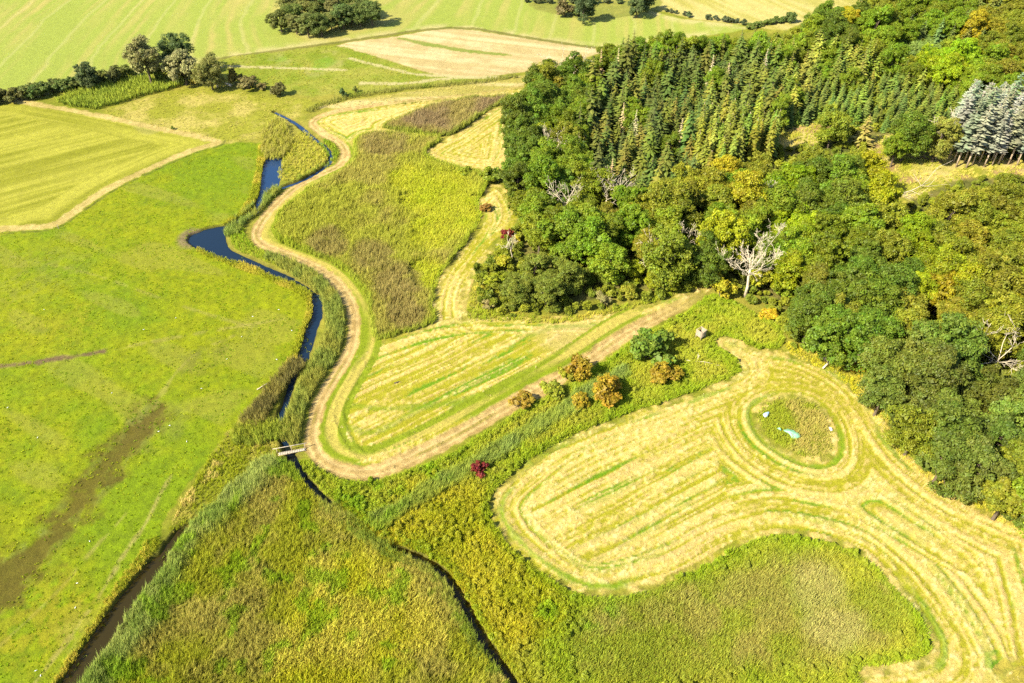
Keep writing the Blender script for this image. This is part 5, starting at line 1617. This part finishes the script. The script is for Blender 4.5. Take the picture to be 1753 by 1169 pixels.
# far right field corner
special('broadleaf_tree', BROAD[3], 1000, 8, 1.0, (0.045, 0.065, 0.022), 'dark tree with a long shadow at the far field corner', 'tree')
shrub(968, 16, 4.5, (0.10, 0.085, 0.03), 'brown bush left of the dark far corner tree', sz=0.8)
shrub(990, 18, 4.0, (0.06, 0.08, 0.02), 'dark green bush in front of the far corner tree', sz=0.6)
special('broadleaf_tree', BROAD[0], 1092, 3, 0.9, (0.05, 0.07, 0.022), 'dark tree right of the far crop plot', 'tree')
special('broadleaf_tree', BROAD[2], 1110, 0, 0.75, (0.06, 0.08, 0.022), 'smaller dark tree beside the far crop plot tree', 'tree')
for q in range(9):
    shrub(900 + q * 20, -1 + 0.3 * q, random.uniform(1.8, 2.6), jit((0.06, 0.075, 0.025), 0.2), 'dark shrub in the farthest hedge at the top', 'shrubs of the farthest hedge', sz=0.7, name='hedge_shrub')
for q, (a, b) in enumerate([(1141, 17), (1150, 19), (1158, 20), (1173, 23), (1181, 25), (1212, 29), (1224, 30), (1228, 31), (1240, 33), (1245, 34), (1253, 35), (1262, 36), (1274, 38)]):
    shrub(a, b, random.uniform(1.0, 1.6), jit((0.055, 0.07, 0.03), 0.2), 'small dark bush in the dotted row across the far fields', 'bushes of the dotted far row', sz=0.9, name='row_bush')
for q in range(8):
    shrub(1285 + q * 9, 44 - q * 1.8, random.uniform(1.6, 2.4), jit((0.075, 0.10, 0.02), 0.2), 'green shrub in the hedge running to the wood corner', 'shrubs of the wood corner hedge', sz=0.7, name='hedge_shrub')
shrub(1352, 29, 2.6, (0.06, 0.085, 0.02), 'round dark bush at the top end of the wood corner hedge', sz=1.0)

# ------------------------------------------------------------------ bare dead trees
def limb_parts(rng, p, d, ln, r, depth, out, spread=0.6):
    segs = 3
    P, R_ = [np.array(p)], [r]
    dd = np.array(d, float)
    for i in range(segs):
        dd = unit(dd + rng.normal(size=3) * 0.16 + np.array([0, 0, 0.05]))
        P.append(P[-1] + dd * ln / segs)
        R_.append(max(0.026, r * (1 - 0.5 * (i + 1) / segs)))
    out.append(tube(np.array(P), R_, 5))
    if depth <= 0:
        return
    for k in range(3 if depth > 1 else 3):
        i = rng.integers(1, segs + 1)
        nd_ = unit(dd + rng.normal(size=3) * spread + np.array([0, 0, 0.12]))
        limb_parts(rng, P[i], nd_, ln * rng.uniform(0.45, 0.72), R_[i] * 0.72, depth - 1, out, spread)

def dead_tree(px, py, H, label, seed, rot=0.0, limbs=5, tr=0.28, spread=0.65, wide=0.8, cat='tree', name='dead_tree', up=0.0, depth=3):
    rng = np.random.default_rng(seed)
    x, y = G(px, py)
    e = bpy.data.objects.new(name, None)
    COL.objects.link(e)
    e.location = (x, y, float(hill(x, y)))
    e.rotation_euler = (0, 0, rot)
    tag(e, label, cat)
    th = H * 0.42
    P = np.array([[0, 0, -0.4], [0.12, 0, th * 0.4], [-0.18, 0.1, th * 0.75], [-0.3, 0.0, th]])
    V, F = tube(P, [tr * 1.3, tr, tr * 0.88, tr * 0.7], 8)
    link('trunk', make_mesh('trunk', V, F, None, True), M_DEAD, e)
    for k in range(limbs):
        a = 6.283 * k / limbs + rng.normal() * 0.25
        d = unit(np.array([math.cos(a) * wide, math.sin(a) * wide, rng.uniform(0.6, 1.1)]))
        f_ = 1.0 if k < 3 else rng.uniform(0.55, 0.9)
        st_ = P[3] if f_ == 1.0 else P[1] + (P[3] - P[1]) * f_
        out = []
        limb_parts(rng, st_, d, H * 0.34 * rng.uniform(0.75, 1.1), tr * (0.44 if f_ == 1.0 else 0.27), depth, out, spread)
        V, F = merge(out)
        link('limb', make_mesh('limb', V, F, None, True), M_DEAD, e)
    return e

dead_tree(1275, 508, 18.0, 'tall bleached dead tree with spreading bare limbs where the track enters the wood', 7, 0.4, 7, 0.33, 0.55, 0.95, depth=4)
dead_tree(968, 388, 15.0, 'bleached dead tree among green crowns in front of the spruces', 9, 1.0, 5, 0.26)
dead_tree(1035, 372, 14.0, 'bleached dead tree beside yellow-green crown below the spruces', 12, 2.0, 5, 0.24)
dead_tree(1058, 358, 13.0, 'smaller bare dead tree right of the pair below the spruces', 15, 0.2, 4, 0.2)
dead_tree(955, 152, 15.0, 'pale bare tree on the far left corner of the wood', 17, 0.2, 5, 0.26)
dead_tree(982, 150, 15.0, 'second pale bare tree on the far left corner of wood', 19, 1.2, 5, 0.26)
dead_tree(945, 290, 15.0, 'grey bare-topped tree on the western wood edge', 23, 0.7, 5, 0.2)
dead_tree(1206, 448, 11.0, 'slender grey bare tree left of the tall bleached tree', 25, 0.2, 3, 0.16)
dead_tree(1124, 470, 13.0, 'twiggy grey bare tree beside the brilliant yellow-green tree', 27, 0.2, 5, 0.16)
dead_tree(1165, 455, 12.0, 'tangled bare tree at the wood edge above the track', 29, 0.9, 5, 0.16)
dead_tree(1690, 655, 15.0, 'bleached bare crown rising above the grey-green lower wood', 31, 0.3, 5, 0.22, 0.6, 0.9)
dead_tree(1295, 372, 13.0, 'thin pale bare tree in the middle of the wood', 33, 0.3, 3, 0.16)
dead_tree(1600, 275, 13.0, 'pale twin-stemmed bare birch on the clearing edge', 35, 0.3, 3, 0.18, 0.3, 0.3)
dead_tree(876, 445, 8.0, 'small bare grey tree beside the upper crimson bush', 37, 0.3, 4, 0.12)

def fallen(name, label, a_px, b_px, r, seed, h0=0.3, h1=0.6, branches=4, cat='log', mat=M_DEAD, bl=0.35):
    rng = np.random.default_rng(seed)
    ax_, ay_ = G(*a_px)
    bx_, by_ = G(*b_px)
    e = bpy.data.objects.new(name, None)
    COL.objects.link(e)
    e.location = (ax_, ay_, float(hill(ax_, ay_)))
    tag(e, label, cat)
    d = np.array([bx_ - ax_, by_ - ay_, float(hill(bx_, by_) - hill(ax_, ay_)) + h1 - h0])
    ln = np.linalg.norm(d)
    P = np.array([[0, 0, h0]]) + np.linspace(0, 1, 5)[:, None] * d + np.column_stack([rng.normal(size=(5, 2)) * ln * 0.02, np.zeros(5)])
    V, F = tube(P, r * np.array([1.0, 0.95, 0.85, 0.7, 0.45]), 7)
    link('trunk', make_mesh('trunk', V, F, None, True), mat, e)
    for k in range(branches):
        i = rng.integers(1, 5)
        out = []
        dd = unit(d / ln * 0.7 + rng.normal(size=3) * 0.6 + np.array([0, 0, 0.15]))
        limb_parts(rng, P[i], dd, ln * bl * rng.uniform(0.6, 1.1), r * 0.5, 1, out, 0.6)
        V, F = merge(out)
        link('branch', make_mesh('branch', V, F, None, True), mat, e)
    return e

fallen('fallen_tree', 'thick bleached fallen trunk lying at the wood edge above the mown field', (1505, 633), (1455, 618), 0.42, 3, 1.2, 1.6, 4, bl=0.3)
fallen('fallen_branch', 'forked bleached branch left of the thick fallen trunk', (1408, 632), (1440, 612), 0.2, 5, 0.4, 2.2, 3)
fallen('fallen_branch', 'grey fallen branch lying in tall grass by the hide', (1165, 618), (1218, 626), 0.12, 7, 0.5, 0.7, 5)
fallen('fallen_tree', 'white fallen tree sprawling across the clearing below silver firs', (1518, 345), (1592, 318), 0.13, 9, 0.6, 1.4, 6, 'tree')
fallen('fallen_branch', 'thin pale log on the pasture edge by the dark reeds', (440, 668), (458, 657), 0.12, 11, 0.15, 0.25, 0)
fallen('fallen_tree', 'bleached trunk lying left among the farmyard bushes', (372, 150), (378, 145), 0.42, 13, 0.5, 1.3, 2)
fallen('fallen_tree', 'bleached trunk lying right among the farmyard bushes', (397, 149), (386, 147), 0.5, 15, 0.6, 1.0, 3)
fallen('log', 'dark small log lying on the middle mown meadow', (675, 657), (684, 654), 0.16, 17, 0.15, 0.2, 0, 'log', M_BARK)

# ------------------------------------------------------------------ footbridge, hide, sheets, birds
def box_mesh(name, sx, sy, sz, bev=0.02):
    x, y, z = sx / 2, sy / 2, sz / 2
    b = bev
    V, F = [], []
    rings = [(-z, -b), (-z + b, 0), (z - b, 0), (z, -b)]
    for (zz, o) in rings:
        V += [(-x - o, -y - o, zz), (x + o, -y - o, zz), (x + o, y + o, zz), (-x - o, y + o, zz)]
    for i in range(3):
        for k in range(4):
            k2 = (k + 1) % 4
            F.append((i * 4 + k, i * 4 + k2, i * 4 + 4 + k2, i * 4 + 4 + k))
    F.append((3, 2, 1, 0))
    F.append((12, 13, 14, 15))
    return make_mesh(name, V, F)

def footbridge():
    ax_, ay_ = G(478, 778)
    bx_, by_ = G(522, 770)
    ln = math.hypot(bx_ - ax_, by_ - ay_)
    e = bpy.data.objects.new('footbridge', None)
    COL.objects.link(e)
    e.location = ((ax_ + bx_) / 2, (ay_ + by_) / 2, 0.35)
    e.rotation_euler = (0, 0, math.atan2(by_ - ay_, bx_ - ax_))
    tag(e, 'narrow pale timber footbridge with one handrail over the stream', 'bridge')
    nb = int(ln / 0.3)
    pm = box_mesh('plank', 0.26, 0.62, 0.06, 0.01)
    for k in range(nb):
        link('plank', pm, M_PLANK, e, (-ln / 2 + 0.15 + k * ln / nb, random.uniform(-0.02, 0.02), random.uniform(-0.008, 0.008)))
    bm = box_mesh('beam', ln + 0.4, 0.16, 0.22)
    for s in (-1, 1):
        link('beam', bm, M_WOOD, e, (0, s * 0.22, -0.145))
    link('handrail', box_mesh('handrail', ln + 1.6, 0.11, 0.10), M_PLANK, e, (-0.2, 0.58, 0.95))
    po = box_mesh('post', 0.12, 0.12, 1.5)
    for xx in (-ln / 2 - 0.3, 0.0, ln / 2 + 0.1):
        link('post', po, M_WOOD, e, (xx, 0.455, 0.22))
footbridge()

def hide():
    x, y = G(1198, 581)
    e = bpy.data.objects.new('hunting_hide', None)
    COL.objects.link(e)
    e.location = (x, y, float(hill(x, y)))
    e.rotation_euler = (0, 0, math.radians(38))
    tag(e, 'small weathered board hide open at the top on short legs', 'hide')
    lm_ = box_mesh('leg', 0.10, 0.10, 1.3)
    for sx in (-1, 1):
        for sy in (-1, 1):
            link('leg', lm_, M_WOOD, e, (sx * 0.68, sy * 0.68, 0.55))
    link('floor', box_mesh('floor', 1.46, 1.46, 0.06), M_WOOD, e, (0, 0, 1.2))
    bd = box_mesh('board', 1.56, 0.05, 0.26, 0.008)
    for side in range(4):
        for k in range(5):
            if side == 2 and k > 2:
                continue
            a = side * math.pi / 2
            link('board', bd, M_WOOD, e, (math.sin(a) * 0.76, -math.cos(a) * 0.76, 1.36 + k * 0.275), (0, 0, a))
    rl_ = box_mesh('rail', 1.66, 0.12, 0.08)
    for side in range(4):
        a = side * math.pi / 2
        link('rail', rl_, M_WOOD, e, (math.sin(a) * 0.77, -math.cos(a) * 0.77, 2.66 + (side % 2) * 0.085), (0, 0, a))
    cp_ = box_mesh('corner_post', 0.09, 0.09, 1.4)
    for sx in (-1, 1):
        for sy in (-1, 1):
            link('corner_post', cp_, M_WOOD, e, (sx * 0.66, sy * 0.66, 1.95))
hide()

def sheet(name, outline_px, mat, label, seed, z=0.75, th=0.03):
    P = survey(outline_px, 3)
    c_ = P.mean(0)
    rng = np.random.default_rng(seed)
    rings = 6
    top = [np.append(c_, z + 0.12)]
    n_ = len(P)
    for r in range(1, rings + 1):
        f_ = r / rings
        q = c_ + (P - c_) * f_
        zz = z + 0.12 - 0.35 * f_ ** 2 + (fbm(q[:, 0], q[:, 1], 0.7, 2, seed) - 0.5) * 0.45
        top += [np.append(q[i], zz[i]) for i in range(n_)]
    V = np.array(top)
    V[:, 2] += hill(V[:, 0], V[:, 1])
    V2 = V.copy()
    V2[:, 2] -= th
    F = []
    m = len(V)
    for i in range(n_):
        j = (i + 1) % n_
        F.append((0, 1 + i, 1 + j))
        F.append((m, m + 1 + j, m + 1 + i))
        for r in range(rings - 1):
            a, b = 1 + r * n_ + i, 1 + r * n_ + j
            c2, d = a + n_, b + n_
            F += [(a, c2, d), (a, d, b), (m + a, m + d, m + c2), (m + a, m + b, m + d)]
        a, b = 1 + (rings - 1) * n_ + i, 1 + (rings - 1) * n_ + j
        F += [(a, m + a, m + b), (a, m + b, b)]
    o = link(name, make_mesh(name, np.vstack([V, V2]), F, None, True), mat)
    tag(o, label, 'tarpaulin')
sheet('tarpaulin', [(1340, 740), (1348, 737), (1358, 740), (1369, 747), (1367, 752), (1356, 753), (1350, 746)], M_TEAL, 'crumpled teal sheet lying in the oval patch of uncut grass', 3)
sheet('tarpaulin', [(1329, 736), (1332, 735), (1337, 738), (1335, 740)], M_TEAL, 'small teal scrap left of the crumpled teal sheet', 4)
sheet('tarpaulin', [(1305, 712), (1310, 709), (1316, 708), (1314, 714), (1309, 717)], M_BLUE, 'pale blue sheet at the left of the oval uncut patch', 5)
sheet('tarpaulin', [(1418, 733), (1423, 733), (1425, 738), (1420, 738)], M_WHITE, 'small whitish scrap at the right rim of the oval patch', 6, 0.4)

def white_container():
    x, y = G(1348, 216)
    e = bpy.data.objects.new('container', None)
    COL.objects.link(e)
    e.location = (x, y, float(hill(x, y)))
    e.rotation_euler = (0, 0, 0.5)
    tag(e, 'small white container standing in the shade of the glade', 'container')
    link('body', box_mesh('body', 1.2, 1.0, 1.0, 0.08), M_WHITE, e, (0, 0, 0.5))
    link('lid', box_mesh('lid', 1.28, 1.08, 0.12, 0.03), M_WHITE, e, (0, 0, 1.063))
white_container()

def ico(sx, sy, sz, n_=8, m_=5):
    V = [(0, 0, -sz)]
    for i in range(1, m_):
        t_ = math.pi * i / m_ - math.pi / 2
        for k in range(n_):
            a = 6.283 * k / n_
            V.append((sx * math.cos(t_) * math.cos(a), sy * math.cos(t_) * math.sin(a), sz * math.sin(t_)))
    V.append((0, 0, sz))
    F = []
    for k in range(n_):
        F.append((0, 1 + (k + 1) % n_, 1 + k))
        F.append((len(V) - 1, 1 + (m_ - 2) * n_ + k, 1 + (m_ - 2) * n_ + (k + 1) % n_))
        for i in range(m_ - 2):
            a, b = 1 + i * n_ + k, 1 + i * n_ + (k + 1) % n_
            F += [(a, b, b + n_), (a, b + n_, a + n_)]
    return np.array(V, float), np.array(F)

def bird_mesh():
    B, Fb = ico(0.26, 0.12, 0.12)
    H_, Fh = ico(0.075, 0.06, 0.065, 6, 4)
    H_ = H_ + np.array([0.25, 0, 0.13])
    K, Fk = ico(0.05, 0.015, 0.015, 5, 3)
    K = K + np.array([0.35, 0, 0.12])
    T_, Ft = ico(0.14, 0.07, 0.02, 6, 3)
    T_ = T_ + np.array([-0.30, 0, 0.02])
    V, F = merge([(B, Fb), (H_, Fh), (K, Fk), (T_, Ft)])
    for s in (-1, 1):
        L_, Fl = ico(0.012, 0.012, 0.1, 4, 3)
        V, F = merge([(V, F), (L_ + np.array([0.0, s * 0.04, -0.17]), Fl)])
    V[:, 2] += 0.27
    return make_mesh('bird', V, F, None, True)
BM = bird_mesh()
BM.materials.append(M_WHITE)
for (a, b) in [(222, 440), (880, 482), (720, 540), (1395, 440), (1265, 475), (1210, 575), (1385, 690), (560, 858), (1008, 835), (850, 1020), (935, 1100), (190, 1080), (40, 930), (795, 1050), (1460, 545), (1135, 688)]:
    x, y = G(a / 2.922, 380 + b / 2.922)
    o = link('bird', BM, None, None, (x, y, float(hill(x, y)) + 0.02), (0, 0, random.uniform(0, 6.28)), 0.5)
    tag(o, 'tiny white bird standing on the green pasture', 'bird', 'white birds on the pasture')
for (a, b) in [(450, 463), (388, 672), (378, 795), (180, 1110), (205, 1135)]:
    x, y = G(a / 2.922, 769 + b / 2.922)
    o = link('bird', BM, None, None, (x, y, float(hill(x, y)) + 0.02), (0, 0, random.uniform(0, 6.28)), 0.5)
    tag(o, 'tiny white bird standing on the green pasture', 'bird', 'white birds on the pasture')

def post(px, py, label, h=1.2):
    x, y = G(px, py)
    V, F = tube(np.array([[0, 0, -0.3], [0, 0, h * 0.5], [0.02, 0, h * 0.97], [0.02, 0, h]]), [0.09, 0.085, 0.08, 0.05], 8)
    o = link('fence_post', make_mesh('fence_post', V, F, None, True), M_WOOD, None, (x, y, float(hill(x, y))))
    tag(o, label, 'post')
post(101, 392, 'short wooden post at the corner of the left stubble field', 1.4)
